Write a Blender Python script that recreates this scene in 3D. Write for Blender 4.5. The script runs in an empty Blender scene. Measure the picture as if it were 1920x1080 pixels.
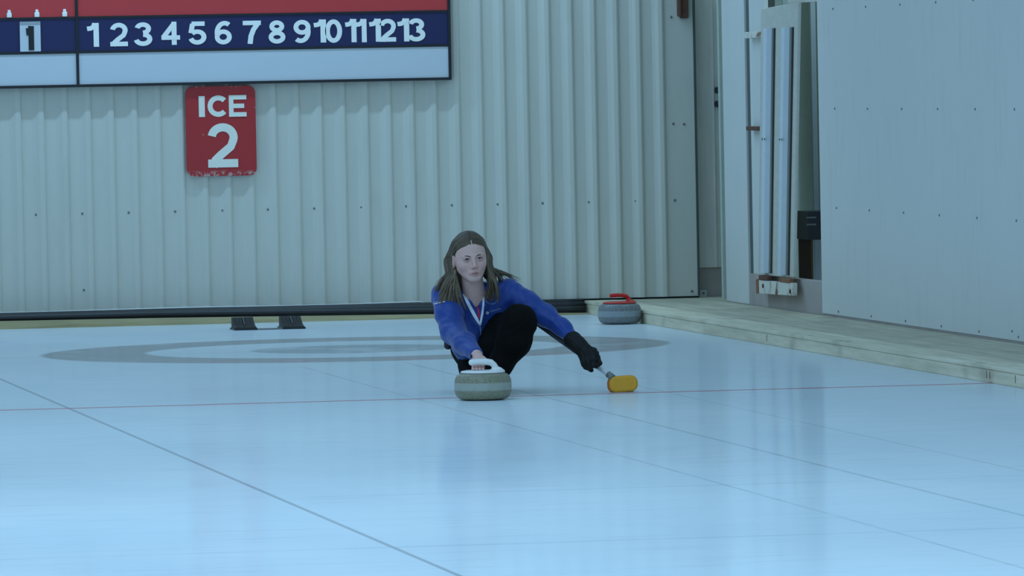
import bpy, bmesh, math, random
import numpy as np
from mathutils import Vector, Matrix, Euler
from mathutils.bvhtree import BVHTree

scene = bpy.context.scene
COL = scene.collection
random.seed(7)

# ------------------------------------------------------------------ camera
F, PITCH, ROLL, YAW = 12837.8, 0.0303, -0.0196, 0.1666
CAM = np.array([-5.7117, -39.5139, 1.547])
_f = np.array([math.sin(YAW)*math.cos(PITCH), math.cos(YAW)*math.cos(PITCH), -math.sin(PITCH)])
_r0 = np.array([math.cos(YAW), -math.sin(YAW), 0.0])
_u0 = np.cross(_r0, _f)
_r = math.cos(ROLL)*_r0 + math.sin(ROLL)*_u0
_u = -math.sin(ROLL)*_r0 + math.cos(ROLL)*_u0

def at(px, py, Y):
    """surveyed point of the place: photo pixel -> world point in the plane y = Y"""
    d = _r*(px-960) - _u*(py-540) + _f*F
    t = (Y-CAM[1])/d[1]
    return Vector((CAM[0]+t*d[0], Y, CAM[2]+t*d[2]))

cam_data = bpy.data.cameras.new('camera')
cam_data.sensor_width = 36.0
cam_data.lens = F*36.0/1920.0
cam_data.clip_start = 0.5
cam_data.clip_end = 200
cam = bpy.data.objects.new('camera', cam_data)
COL.objects.link(cam)
M = Matrix(((_r[0], _u[0], -_f[0]), (_r[1], _u[1], -_f[1]), (_r[2], _u[2], -_f[2]))).to_4x4()
M.translation = Vector(CAM)
cam.matrix_world = M
scene.camera = cam

# ------------------------------------------------------------------ helpers
def link(o, parent=None):
    COL.objects.link(o)
    if parent: o.parent = parent
    return o

def obj(name, bm, mat, parent=None, smooth=False, bevel=0.0):
    me = bpy.data.meshes.new(name)
    bmesh.ops.recalc_face_normals(bm, faces=bm.faces)
    bm.to_mesh(me); bm.free()
    mats = mat if isinstance(mat, (list, tuple)) else [mat]
    for m in mats: me.materials.append(m)
    if smooth:
        for p in me.polygons: p.use_smooth = True
    o = link(bpy.data.objects.new(name, me), parent)
    if bevel:
        b = o.modifiers.new('bevel', 'BEVEL'); b.width = bevel; b.segments = 2; b.limit_method = 'ANGLE'
    return o

def tag(o, label=None, cat=None, group=None, kind=None):
    if label: o['label'] = label
    if cat: o['category'] = cat
    if group: o['group'] = group
    if kind: o['kind'] = kind
    return o

def thing(name, label, cat, loc=(0, 0, 0), rz=0.0, group=None):
    o = link(bpy.data.objects.new(name, None))
    o.location = loc; o.rotation_euler = (0, 0, rz); o.empty_display_size = .05
    return tag(o, label, cat, group)

def box(bm, x0, x1, y0, y1, z0, z1, mi=0):
    vs = [bm.verts.new(p) for p in ((x0, y0, z0), (x1, y0, z0), (x1, y1, z0), (x0, y1, z0), (x0, y0, z1), (x1, y0, z1), (x1, y1, z1), (x0, y1, z1))]
    for f in ((0, 3, 2, 1), (4, 5, 6, 7), (0, 1, 5, 4), (1, 2, 6, 5), (2, 3, 7, 6), (3, 0, 4, 7)):
        bm.faces.new([vs[i] for i in f]).material_index = mi

def boxobj(name, b, mat, parent=None, bevel=0.0):
    bm = bmesh.new(); box(bm, *b); return obj(name, bm, mat, parent, bevel=bevel)

def lathe(bm, prof, n=64, c=(0, 0, 0), mi=0):
    rings = []
    for r, z in prof:
        if r < 1e-6: rings.append([bm.verts.new((c[0], c[1], c[2]+z))]); continue
        rings.append([bm.verts.new((c[0]+r*math.cos(2*math.pi*i/n), c[1]+r*math.sin(2*math.pi*i/n), c[2]+z)) for i in range(n)])
    for a, b in zip(rings, rings[1:]):
        for i in range(n):
            j = (i+1) % n
            if len(a) == 1 and len(b) == 1: continue
            if len(a) == 1: f = bm.faces.new((a[0], b[i], b[j]))
            elif len(b) == 1: f = bm.faces.new((a[i], a[j], b[0]))
            else: f = bm.faces.new((a[i], a[j], b[j], b[i]))
            f.material_index = mi; f.smooth = True

def catmull(P, n=8):
    P = [Vector(p) for p in P]; Q = [P[0]]+P+[P[-1]]; out = []
    for i in range(1, len(Q)-2):
        a, b, c, d = Q[i-1:i+3]
        for k in range(n):
            t = k/n
            out.append(.5*((2*b)+(c-a)*t+(2*a-5*b+4*c-d)*t*t+(3*b-a-3*c+d)*t**3))
    out.append(P[-1]); return out

def tube(bm, pts, rad, n=10, flat=1.0, ref=None, lay=None, col=None, caps=True):
    """rad: number or list; flat<1 squashes across ref direction"""
    m = len(pts); rings = []; prev = None
    for i, p in enumerate(pts):
        d = (pts[min(i+1, m-1)]-pts[max(i-1, 0)])
        d = d.normalized() if d.length > 1e-9 else Vector((0, 0, 1))
        if ref is not None: rr = ref(i/(m-1), p) if callable(ref) else Vector(ref)
        else: rr = prev if prev is not None else (Vector((0, 0, 1)) if abs(d.z) < .9 else Vector((1, 0, 0)))
        s = d.cross(rr)
        if s.length < 1e-6: s = d.orthogonal()
        s.normalize(); t = s.cross(d).normalized(); prev = t
        r = rad[i] if isinstance(rad, (list, tuple)) else rad
        rings.append([bm.verts.new(p+s*(r*math.cos(2*math.pi*k/n))+t*(r*flat*math.sin(2*math.pi*k/n))) for k in range(n)])
    if lay is not None:
        for R_ in rings:
            for v in R_: v[lay] = col
    for a, b in zip(rings, rings[1:]):
        for k in range(n):
            j = (k+1) % n
            bm.faces.new((a[k], a[j], b[j], b[k])).smooth = True
    if caps:
        bm.faces.new(rings[0][::-1]); bm.faces.new(rings[-1])

# ------------------------------------------------------------------ materials
def lin(c):
    return tuple(((v/255)/12.92 if v/255 <= .04045 else ((v/255+.055)/1.055)**2.4) for v in c)+(1.0,)

class NT:
    def __init__(s, name):
        s.m = bpy.data.materials.new(name); s.m.use_nodes = True
        s.t = s.m.node_tree; s.b = s.t.nodes['Principled BSDF']
    def n(s, typ, **kw):
        x = s.t.nodes.new(typ)
        for k, v in kw.items():
            if k.startswith('i_'): x.inputs[k[2:].replace('_', ' ')].default_value = v
            else: setattr(x, k, v)
        return x
    def l(s, a, b): s.t.links.new(a, b)
    def math(s, op, a, b=None, clamp=False):
        x = s.t.nodes.new('ShaderNodeMath'); x.operation = op; x.use_clamp = clamp
        for i, v in enumerate((a, b)):
            if v is None: continue
            if isinstance(v, (int, float)): x.inputs[i].default_value = v
            else: s.l(v, x.inputs[i])
        return x.outputs[0]
    def mix(s, fac, a, b):
        x = s.t.nodes.new('ShaderNodeMix'); x.data_type = 'RGBA'
        for i, v in ((0, fac), (6, a), (7, b)):
            if isinstance(v, (int, float, tuple)): x.inputs[i].default_value = v
            else: s.l(v, x.inputs[i])
        return x.outputs[2]
    def noise(s, scale, detail=3, rough=.5, vec=None, stretch=None):
        co = vec
        if co is None: co = s.n('ShaderNodeTexCoord').outputs['Object']
        if stretch:
            mp = s.n('ShaderNodeMapping'); mp.inputs['Scale'].default_value = stretch; s.l(co, mp.inputs['Vector']); co = mp.outputs[0]
        x = s.n('ShaderNodeTexNoise'); x.inputs['Scale'].default_value = scale
        x.inputs['Detail'].default_value = detail; x.inputs['Roughness'].default_value = rough
        s.l(co, x.inputs['Vector']); return x.outputs['Fac']
    def ramp(s, fac, a, b, lo=0.0, hi=1.0):
        x = s.t.nodes.new('ShaderNodeMapRange'); x.clamp = True
        x.inputs[1].default_value = a; x.inputs[2].default_value = b; x.inputs[3].default_value = lo; x.inputs[4].default_value = hi
        s.l(fac, x.inputs[0]); return x.outputs[0]
    def bump(s, h, strength=.3, dist=.01):
        x = s.n('ShaderNodeBump'); x.inputs['Strength'].default_value = strength; x.inputs['Distance'].default_value = dist
        s.l(h, x.inputs['Height']); s.l(x.outputs[0], s.b.inputs['Normal'])
    def base(s, v):
        if isinstance(v, tuple): s.b.inputs['Base Color'].default_value = v
        else: s.l(v, s.b.inputs['Base Color'])
    def set(s, **kw):
        for k, v in kw.items(): s.b.inputs[k.replace('_', ' ')].default_value = v
        return s

def plain(name, c, rough=.5, spec=.5, metal=0.0, var=.12, scale=18, bump=0.0, bscale=80, stretch=None, sheen=0.0):
    t = NT(name); c = lin(c)
    c2 = tuple(v*(1-var) for v in c[:3])+(1,); c1 = tuple(min(1, v*(1+var*.6)) for v in c[:3])+(1,)
    t.base(t.mix(t.noise(scale, stretch=stretch), c2, c1))
    t.set(Roughness=rough, Metallic=metal, Specular_IOR_Level=spec, Sheen_Weight=sheen)
    if bump: t.bump(t.noise(bscale, 4, stretch=stretch), bump, .004)
    return t.m

def mat_wall(name, c, rust=False):
    t = NT(name); c = lin(c)
    big = t.noise(.9, 3); fine = t.noise(9, 4, stretch=(1, 1, .25))
    a = t.mix(big, tuple(v*.93 for v in c[:3])+(1,), tuple(min(1, v*1.04) for v in c[:3])+(1,))
    d = t.mix(t.math('MULTIPLY', t.ramp(fine, .55, .8), .12), a, lin((150, 150, 140)))
    t.base(d); t.set(Roughness=.42, Specular_IOR_Level=.35)
    t.bump(t.noise(3, 2), .08, .01)
    return t.m

def mat_ice():
    t = NT('ice'); co = t.n('ShaderNodeTexCoord').outputs['Object']
    sx = t.n('ShaderNodeSeparateXYZ'); t.l(co, sx.inputs[0]); X, Y = sx.outputs[0], sx.outputs[1]
    white = t.mix(t.noise(1.3, 4, vec=co, stretch=(1.0, .35, 1)), lin((208, 222, 226)), lin((232, 238, 238)))
    r = t.math('SQRT', t.math('ADD', t.math('MULTIPLY', X, X), t.math('MULTIPLY', Y, Y)))
    # worn ring paint under the ice
    wob = t.math('MULTIPLY', t.math('SUBTRACT', t.noise(4, 3, vec=co), .5), .02)
    rr = t.math('ADD', r, wob)
    def band(v, a, b, e=.02):
        return t.math('MULTIPLY', t.ramp(v, a-e, a+e), t.ramp(v, b-e, b+e, 1, 0))
    patch = t.noise(2.2, 5, .6, vec=co, stretch=(1, .5, 1))
    grey = t.mix(t.noise(1.2, 3, vec=co), lin((166, 171, 168)), lin((178, 172, 166)))
    pink = t.math('MULTIPLY', t.ramp(patch, .42, .58), t.ramp(Y, -1.0, -1.5))
    grey = t.mix(t.math('MULTIPLY', pink, .55), grey, lin((206, 142, 142)))
    grey = t.mix(t.math('MULTIPLY', t.ramp(patch, .54, .66), .5), grey, lin((205, 210, 210)))
    c = t.mix(t.math('MULTIPLY', band(rr, 1.22, 1.83), .95), white, grey)
    grey2 = t.mix(t.math('MULTIPLY', t.ramp(patch, .5, .62), .5), lin((168, 174, 174)), lin((214, 220, 222)))
    c = t.mix(t.math('MULTIPLY', t.ramp(rr, .59, .63, 1, 0), .85), c, grey2)
    c = t.mix(t.math('MULTIPLY', t.ramp(rr, .13, .17, 1, 0), .7), c, lin((215, 218, 220)))
    def vline(pos, w, col, amt, src=X, nz=0.0):
        nonlocal c
        d = t.math('ABSOLUTE', t.math('SUBTRACT', src, pos))
        m = t.ramp(d, w*.6, w*1.3, 1, 0)
        if src is X and pos > -2: m = t.math('MULTIPLY', m, t.ramp(Y, -2.6, -1.9, 1, 0))
        if nz: m = t.math('MULTIPLY', m, t.ramp(t.noise(2.5, 4, vec=co), .3, .6, 1-nz, 1))
        c = t.mix(t.math('MULTIPLY', m, amt), c, col)
    dk = lin((110, 112, 116))
    vline(-2.342, .010, dk, .5)
    vline(-.03, .011, dk, .33, nz=.5)
    vline(-.635, .009, dk, .26, nz=.6)
    vline(.605, .009, dk, .22, nz=.6)
    vline(-.038, .013, lin((150, 158, 166)), .5, src=Y)
    # scuffs left across the sheet by the scraper and by sliding shoes
    sc = t.noise(7, 5, .65, vec=co, stretch=(.25, 1.2, 1))
    c = t.mix(t.math('MULTIPLY', t.ramp(sc, .52, .72), .16), c, lin((150, 160, 176)))
    vline(-14.1, .02, lin((170, 178, 188)), .3, src=Y, nz=.9)
    vline(-16.98, .03, lin((170, 178, 188)), .3, src=Y, nz=.9)
    # hog line
    vline(-6.45, .045, lin((196, 92, 104)), .8, src=Y)
    t.t.nodes.remove(t.b)
    out = t.t.nodes['Material Output']
    dif = t.n('ShaderNodeBsdfDiffuse'); t.l(c, dif.inputs['Color'])
    gl = t.n('ShaderNodeBsdfGlossy'); gl.distribution = 'GGX'; gl.inputs['Color'].default_value = (.95, .97, 1, 1)
    t.l(t.ramp(t.noise(1.6, 5, vec=co, stretch=(1, .4, 1)), .35, .65, .09, .15), gl.inputs['Roughness'])
    bp = t.n('ShaderNodeBump'); bp.inputs['Strength'].default_value = .12; bp.inputs['Distance'].default_value = .001
    t.l(t.noise(14, 5, .6, vec=co, stretch=(1, .5, 1)), bp.inputs['Height'])
    t.l(bp.outputs[0], gl.inputs['Normal'])
    mx = t.n('ShaderNodeMixShader'); mx.inputs[0].default_value = ICE_GLOSS
    t.l(dif.outputs[0], mx.inputs[1]); t.l(gl.outputs[0], mx.inputs[2]); t.l(mx.outputs[0], out.inputs['Surface'])
    return t.m
ICE_GLOSS = .34

def mat_wood(name, c, dark, axis='y'):
    t = NT(name)
    st = {'y': (9, .6, 9), 'x': (.6, 9, 9)}[axis]
    g = t.noise(2.2, 5, .6, stretch=st); k = t.noise(1.4, 2, stretch=(3, 1.2, 3) if axis == 'y' else (1.2, 3, 3))
    a = t.mix(t.ramp(g, .3, .7), lin(dark), lin(c))
    a = t.mix(t.math('MULTIPLY', t.ramp(k, .62, .74), .35), a, lin((110, 100, 84)))
    t.base(a); t.set(Roughness=.75, Specular_IOR_Level=.2); t.bump(g, .25, .004); return t.m

def mat_granite(name, c, band):
    t = NT(name); co = t.n('ShaderNodeTexCoord').outputs['Object']
    sx = t.n('ShaderNodeSeparateXYZ'); t.l(co, sx.inputs[0]); z = sx.outputs[2]
    n1 = t.noise(120, 4, .7, vec=co); n2 = t.noise(30, 3, vec=co)
    g = t.mix(t.ramp(n1, .35, .65), tuple(v*.68 for v in lin(c)[:3])+(1,), tuple(v*1.2 for v in lin(c)[:3])+(1,))
    m = t.math('MULTIPLY', t.ramp(z, .047, .051), t.ramp(z, .084, .088, 1, 0))
    m = t.math('MULTIPLY', m, t.ramp(n2, .3, .5, .75, 1))
    t.base(t.mix(m, g, lin(band))); t.set(Roughness=.38, Specular_IOR_Level=.45); return t.m

def mat_sign():
    t = NT('sign_paint'); co = t.n('ShaderNodeTexCoord').outputs['Object']
    sx = t.n('ShaderNodeSeparateXYZ'); t.l(co, sx.inputs[0]); z = sx.outputs[2]
    red = t.mix(t.noise(5, 3, vec=co), lin((178, 42, 44)), lin((192, 50, 50)))
    edge = t.ramp(z, .972, 1.0, 1, 0)
    ch = t.math('MULTIPLY', edge, t.ramp(t.noise(38, 4, .6, vec=co), .50, .56))
    ch2 = t.ramp(t.noise(21, 3, vec=co), .735, .76)
    top = t.math('MULTIPLY', t.ramp(z, 1.53, 1.55), t.ramp(t.noise(30, 3, vec=co), .58, .64))
    m = t.math('MAXIMUM', t.math('MAXIMUM', ch, ch2), top)
    t.base(t.mix(t.math('MULTIPLY', m, .75), red, lin((196, 188, 176)))); t.set(Roughness=.4); return t.m

def mat_rusty(name, c, amt=.45, scale=7):
    t = NT(name); co = t.n('ShaderNodeTexCoord').outputs['Object']
    n = t.noise(scale, 5, .65, vec=co)
    t.base(t.mix(t.ramp(n, 1-amt, 1-amt+.12), lin(c), lin((122, 74, 44)))); t.set(Roughness=.65); return t.m

def mat_attr(name, rough=.5, spec=.4, bump=0.0, bscale=200, sss=0.0, stretch=None):
    t = NT(name); a = t.n('ShaderNodeVertexColor'); a.layer_name = 'col'
    v = t.noise(60, 3)
    mx = t.n('ShaderNodeMix'); mx.data_type = 'RGBA'; mx.blend_type = 'MULTIPLY'; mx.inputs[0].default_value = 1
    t.l(a.outputs['Color'], mx.inputs[6])
    g = t.n('ShaderNodeMapRange'); g.inputs[3].default_value = .92; g.inputs[4].default_value = 1.08; t.l(v, g.inputs[0])
    cb = t.n('ShaderNodeCombineColor'); [t.l(g.outputs[0], cb.inputs[i]) for i in range(3)]
    t.l(cb.outputs[0], mx.inputs[7]); t.base(mx.outputs[2]); t.set(Roughness=rough, Specular_IOR_Level=spec)
    if sss:
        t.set(Subsurface_Weight=sss, Subsurface_Scale=.01)
    if bump: t.bump(t.noise(bscale, 3, stretch=stretch), bump, .002)
    return t.m

W = {}
W['wall'] = mat_wall('painted_sheet_metal', (214, 212, 198))
W['wall_side'] = mat_wall('painted_side_panel', (220, 222, 216))
W['ice'] = mat_ice()
W['concrete'] = plain('concrete', (182, 172, 164), .85, .2, var=.22, scale=6, bump=.3, bscale=40)
W['wood'] = mat_wood('pale_timber', (232, 222, 196), (200, 190, 162))
W['wood_deck'] = mat_wood('weathered_plywood', (206, 198, 172), (176, 168, 146))
W['wood_x'] = mat_wood('kerb_timber', (204, 188, 144), (160, 146, 108), 'x')
W['rubber'] = plain('black_rubber', (44, 42, 40), .5, .35, var=.3, bump=.2)
W['hose'] = plain('black_hose', (38, 40, 42), .38, .5, var=.3)
W['white'] = plain('white_board', (212, 218, 222), .35, .4, var=.03, scale=3)
W['navy'] = plain('navy_board', (40, 44, 88), .4, .4, var=.08)
W['red'] = plain('red_board', (206, 66, 66), .4, .4, var=.08, scale=3)
W['black'] = plain('black_frame', (40, 40, 42), .4, .4)
W['numeral'] = plain('numeral_white', (255, 255, 246), .4, .3, var=.02)
W['sign'] = mat_sign()
W['letter'] = plain('sign_letter_white', (248, 246, 230), .4, .3, var=.06, scale=14)
W['screw'] = plain('screw_steel', (126, 128, 126), .5, .4, 0)
W['dark'] = plain('dark_grey_green_paint', (52, 58, 52), .7, .2)  # dark grey-green, for the base under the back wall
W['room'] = plain('back_room_paint', (196, 204, 190), .8, .2)
W['brown'] = plain('back_room_floorboards', (96, 80, 62), .8, .2)
W['edge'] = plain('dark_flashing', (86, 92, 88), .5, .4)
W['rust'] = mat_rusty('rusted_white_steel', (222, 220, 206), .47, 9)
W['shutter'] = plain('shutter_plastic', (206, 204, 190), .5, .3, var=.16, scale=9, stretch=(1, 1, 3))
W['shutter_rib'] = plain('shutter_rib_paint', (214, 222, 226), .4, .3, var=.06)
W['rustdark'] = plain('rusted_iron', (112, 78, 66), .8, .2, var=.35, scale=30)
W['plastic_white'] = plain('white_plastic', (232, 232, 226), .3, .5, var=.02)
W['plastic_red'] = plain('red_plastic', (205, 44, 34), .3, .5, var=.04)
W['gran1'] = mat_granite('green_grey_granite', (140, 136, 112), (164, 166, 154))
W['gran2'] = mat_granite('blue_grey_granite', (126, 130, 130), (150, 158, 160))

# ------------------------------------------------------------------ the setting
YW = 4.986                                          # face of the back wall
tag(boxobj('floor', (-12, 3.03, -44, 5.2, -.05, 0), W['ice']), kind='structure')

# back wall: ribbed sheet metal
ribs = [-.075+.1524*k for k in range(-27, 20)]
bm = bmesh.new(); prof = [(-4.6, 0)]
for x in ribs:
    if x-.055 < -4.55: continue
    if x > 2.90: break
    prof += [(x-.080, 0), (x-.060, -.006), (x-.038, -.017), (x-.014, -.019), (x-.003, -.014), (x+.001, 0)]
prof += [(3.03, 0)]
ZT = 5.2
lo = [bm.verts.new((x, YW+y, .097)) for x, y in prof]; hi = [bm.verts.new((x, YW+y, ZT)) for x, y in prof]
for i in range(len(prof)-1): bm.faces.new((lo[i], lo[i+1], hi[i+1], hi[i]))
bk = [bm.verts.new(p) for p in ((-4.6, YW+.05, .097), (3.03, YW+.05, .097), (3.03, YW+.05, ZT), (-4.6, YW+.05, ZT))]
bm.faces.new((bk[1], bk[0], bk[3], bk[2])); bm.faces.new((hi[0], lo[0], bk[0], bk[3])); bm.faces.new((lo[-1], hi[-1], bk[2], bk[1]))
wall_back = tag(obj('wall_back', bm, W['wall']), kind='structure')
boxobj('edge_flashing', (3.018, 3.034, YW-.006, YW+.05, .1, ZT), W['edge'], wall_back)

def screw_mesh():
    bm = bmesh.new(); lathe(bm, [(.0085, 0), (.0085, .002), (.005, .003), (.005, .006), (0, .007)], 10)
    me = bpy.data.meshes.new('screw'); bm.to_mesh(me); bm.free(); me.materials.append(W['screw']); return me
SM = screw_mesh()
def screw(parent, loc, axis):
    o = link(bpy.data.objects.new('screw', SM), parent); o.location = loc
    o.rotation_euler = (math.pi/2, 0, 0) if axis == 'y' else (0, -math.pi/2, 0)
for x in (-1.363, -1.318, -1.06, -.756, -.451, -.406, -.139, .16, .467, .513, .778, 1.076, 1.381, 1.424, 1.687, 1.987, 2.298, 2.344, 2.609, 2.875):
    screw(wall_back, (x, YW-.002, .734), 'y')
for x, z in ((-1.321, 1.239), (-.402, 1.239), (.513, 1.239), (1.423, 1.238), (2.343, 1.237), (2.874, 1.24), (2.946, 1.236), (1.421, 1.852), (2.344, 1.849), (2.873, 1.945),
             (-1.32, .158), (-.407, .15), (.512, .151), (2.351, .152), (2.978, .129), (-1.06, .235), (-.257, .292)):
    screw(wall_back, (x, YW-.002, z), 'y')

# foundation beneath the back wall
tag(boxobj('baseboard_back', (-4.6, 3.03, YW+.004, YW+.06, 0, .097), W['dark']), kind='structure')
# right wall: the flat panels nearer the camera
wall_right = boxobj('wall_right', (3.03, 3.09, -44, 1.13, .1, ZT), W['wall_side']); tag(wall_right, kind='structure')
for k in range(6):
    for z in (.122, .744, 1.34, 1.938): screw(wall_right, (3.031, .667-.903*k, z), 'x')
screw(wall_right, (3.031, -3.71, .148), 'x')
tag(boxobj('baseboard_right', (3.035, 3.10, -44, 3.36, .0, .287), W['concrete']), kind='structure')
boxc = W['concrete']
# pale flat post between the corner niche and the hatch
post = thing('post', 'pale flat faced wall post between corner niche and sliding hatch', 'post', (3.12, 3.73, .087))
bm = bmesh.new(); box(bm, -.085, .1, -.355, .37, 0, ZT-.09); obj('column', bm, W['wall_side'], post, bevel=.004)
bm = bmesh.new(); box(bm, -.07, .1, -.445, -.357, 0, ZT-.09); obj('edge_trim', bm, W['edge'], post)
bm = bmesh.new(); box(bm, -.07, .1, .372, .44, 0, ZT-.09); obj('edge_trim', bm, W['edge'], post)
# niche behind the corner
n1 = boxobj('wall_niche', (2.99, 3.55, 5.12, 5.2, 0, .278), W['concrete']); tag(n1, kind='structure')
bm = bmesh.new()
pr = [(2.99, 5.10), (3.160, 5.10), (3.168, 5.085), (3.173, 5.085), (3.18, 5.10), (3.215, 5.108), (3.225, 5.095), (3.235, 5.108), (3.6, 5.11), (3.6, 5.2), (2.99, 5.2)]
a = [bm.verts.new((x, y, .28)) for x, y in pr]; b = [bm.verts.new((x, y, ZT)) for x, y in pr]
for i in range(len(pr)): j = (i+1) % len(pr); bm.faces.new((a[i], a[j], b[j], b[i]))
bm.faces.new(a[::-1]); bm.faces.new(b)
n2 = tag(obj('trim_1', bm, plain('niche_sheet_paint', (232, 228, 216), .6, .3, var=.16, scale=10, stretch=(3, 1, .3))), kind='structure')
tag(boxobj('wall_outer', (3.55, 3.62, 1.2, 5.2, 0, ZT), W['room']), kind='structure')
# header above the hatch and pale inner panel
tag(boxobj('trim_2', (3.036, 3.08, 1.13, 2.0, 1.99, ZT), W['wall']), kind='structure')
tag(boxobj('trim_3', (3.050, 3.075, 2.80, 3.284, .287, ZT), W['wall_side']), kind='structure')
tag(boxobj('trim_4', (at(1525, 300, 3.0).x, at(1534, 300, 3.0).x, 3.0, 3.03, .1, 3.0), plain('jamb_paint', (176, 184, 188))), kind='structure')
# machinery cabinet glimpsed in the dark hatch
tag(boxobj('wall_room', (3.12, 3.548, 4.62, 4.68, 0, 2.2), W['room']), kind='structure')
cab = thing('cabinet', 'dark brown cabinet with black top box inside the hatch', 'cabinet', (3.34, 2.45, .0))
def hz(py, Y): return at(1516, py, Y).z
Yc = 2.25
boxobj('body', (-.13, at(1526, 480, 2.25).x-3.34, -.18, .2, 0, hz(450, Yc)), W['brown'], cab)
boxobj('control_box', (-.15, .20, -.2, .2, hz(450, Yc), hz(397, Yc)), W['black'], cab)
for py in (408, 421):
    boxobj('label_strip', (at(1512, 410, 2.25).x-3.34, at(1530, 410, 2.25).x-3.34, -.2035, -.1995, hz(py+1.5, Yc), hz(py-1.5, Yc)), plain('grey_label', (120, 124, 124)), cab)


# sliding hatch door with ribs
hd = thing('hatch_door', 'white ribbed sliding hatch door hanging beside the dark opening', 'door', (3.0, 2.15, .29))
x0 = 0.0
bm = bmesh.new()
vs = [(0, .70, 0), (0, -.37, .01), (0, -.67, 1.70), (0, .46, 1.675)]
def slab(bm, q, th):
    a = [bm.verts.new((q_[0]-th/2, q_[1], q_[2])) for q_ in q]; b = [bm.verts.new((q_[0]+th/2, q_[1], q_[2])) for q_ in q]
    bm.faces.new(a); bm.faces.new(b[::-1])
    for i in range(4): j = (i+1) % 4; bm.faces.new((a[j], a[i], b[i], b[j]))
slab(bm, vs, .02); obj('panel', bm, W['shutter'], hd, bevel=.004)
def yedge(u, z): # u 0 (far edge) .. 1 (near edge)
    t = z/1.69; return (.70-.24*t)*(1-u)+(-.37-.30*t)*u
groove_shade_m = plain('groove_shade_grey', (128, 128, 120), .7, .2, var=.25, scale=14)  # grey strip beside each rib: groove shadow put into the colour
shade_line_m = plain('shade_line_dark', (48, 50, 48), .7, .2)  # darkest edge of that strip, painted shade as well
for u0, u1, ug in ((.19, .32, .41), (.68, .80, .90)):
    bm = bmesh.new(); rows = []
    for z in (.02, 1.55):
        ya, yb = yedge(u0, z), yedge(u1, z)
        rows.append([bm.verts.new((xx, yy, z)) for xx, yy in ((-.009, ya), (-.042, ya-.02), (-.046, ya-.06), (-.040, yb+.03), (-.009, yb))])
    for i in range(4): bm.faces.new((rows[0][i], rows[0][i+1], rows[1][i+1], rows[1][i]))
    bm.faces.new(rows[0]); bm.faces.new(rows[1][::-1])
    obj('rib', bm, W['shutter_rib'], hd)
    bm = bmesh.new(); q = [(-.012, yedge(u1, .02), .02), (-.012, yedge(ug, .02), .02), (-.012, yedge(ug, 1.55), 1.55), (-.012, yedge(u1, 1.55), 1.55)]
    slab(bm, q, .004); obj('groove_shade', bm, groove_shade_m, hd)
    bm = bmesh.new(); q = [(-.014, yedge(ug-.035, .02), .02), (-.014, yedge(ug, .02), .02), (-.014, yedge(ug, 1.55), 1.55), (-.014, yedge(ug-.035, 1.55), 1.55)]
    slab(bm, q, .004); obj('shade_line', bm, shade_line_m, hd)
bm = bmesh.new()
slab(bm, [(-.02, .60, -.115), (-.02, -.46, -.10), (-.02, -.47, -.022), (-.02, .60, -.03)], .03)
fb = obj('bottom_rail', bm, W['rust'], hd, bevel=.003); fb['label'] = 'rust-streaked white bottom rail'
for y, z in ((.42, -.062), (-.40, -.075)):
    bm = bmesh.new(); lathe(bm, [(.014, 0), (.014, .004), (.007, .008), (0, .009)], 10)
    o = obj('bolt', bm, W['rustdark'], fb, True); o.location = (-.036, y, z); o.rotation_euler = (0, -math.pi/2, 0)
orange = mat_rusty('orange_rust', (150, 104, 70), .55, 26)
for y, z, w_ in ((.60, -.07, .04), (-.24, -.012, .14), (.42, -.012, .13)):
    bm = bmesh.new(); hh2 = .045 if w_ < .1 else .014
    box(bm, -.039, -.004, y-w_, y+w_, z-hh2, z+hh2); obj('rusted_bracket', bm, orange if w_ < .1 else W['rustdark'] if y > 0 else orange, hd, bevel=.005)
for z in (.86,):
    for u in (.24, .31, .72, .78):
        o = link(bpy.data.objects.new('screw', SM), hd); o.location = (-.046, yedge(u, z), z); o.rotation_euler = (0, -math.pi/2, 0)
# brackets
tag(boxobj('bracket', (3.0, 3.045, 2.80, 3.20, 1.785, 1.825), W['rust'], bevel=.004), 'pale upper bracket joining the hatch door to its frame', 'bracket')
tag(boxobj('bracket', (3.0, 3.045, 2.82, 3.20, 1.200, 1.226), W['rustdark'], bevel=.004), 'rusty brown lower bracket left of the hatch door', 'bracket')
bm = bmesh.new(); box(bm, 2.93, 2.982, YW-.05, YW-.001, 1.935, 2.12); box(bm, 2.912, 2.932, YW-.07, YW-.001, 1.95, 2.08)
tag(obj('bracket', bm, W['rustdark'], bevel=.006), 'rusty bracket at the top right end of ribbed wall', 'bracket')
for z, lb in ((1.50, 'upper of two dark clips on the niche sheet'), (1.41, 'lower of two dark clips on the niche sheet')):
    p = at(1349, 169 if z > 1.45 else 195, 5.06)
    bm = bmesh.new(); box(bm, p.x-.024, p.x+.024, 5.05, 5.108, p.z-.021, p.z+.021)
    tag(obj('clip', bm, W['black'], bevel=.01), lb, 'clip')
p = at(1320, 552, 5.05); bm = bmesh.new(); box(bm, p.x-.025, p.x+.028, 5.09, 5.119, p.z-.027, p.z+.027)
pl = obj('wall_plate', bm, W['white'], bevel=.003); tag(pl, 'small white screwed plate low on niche concrete', 'plate')
o = link(bpy.data.objects.new('screw', SM), pl); o.location = (p.x+.004, 5.089, p.z+.008); o.rotation_euler = (math.pi/2, 0, 0)

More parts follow.
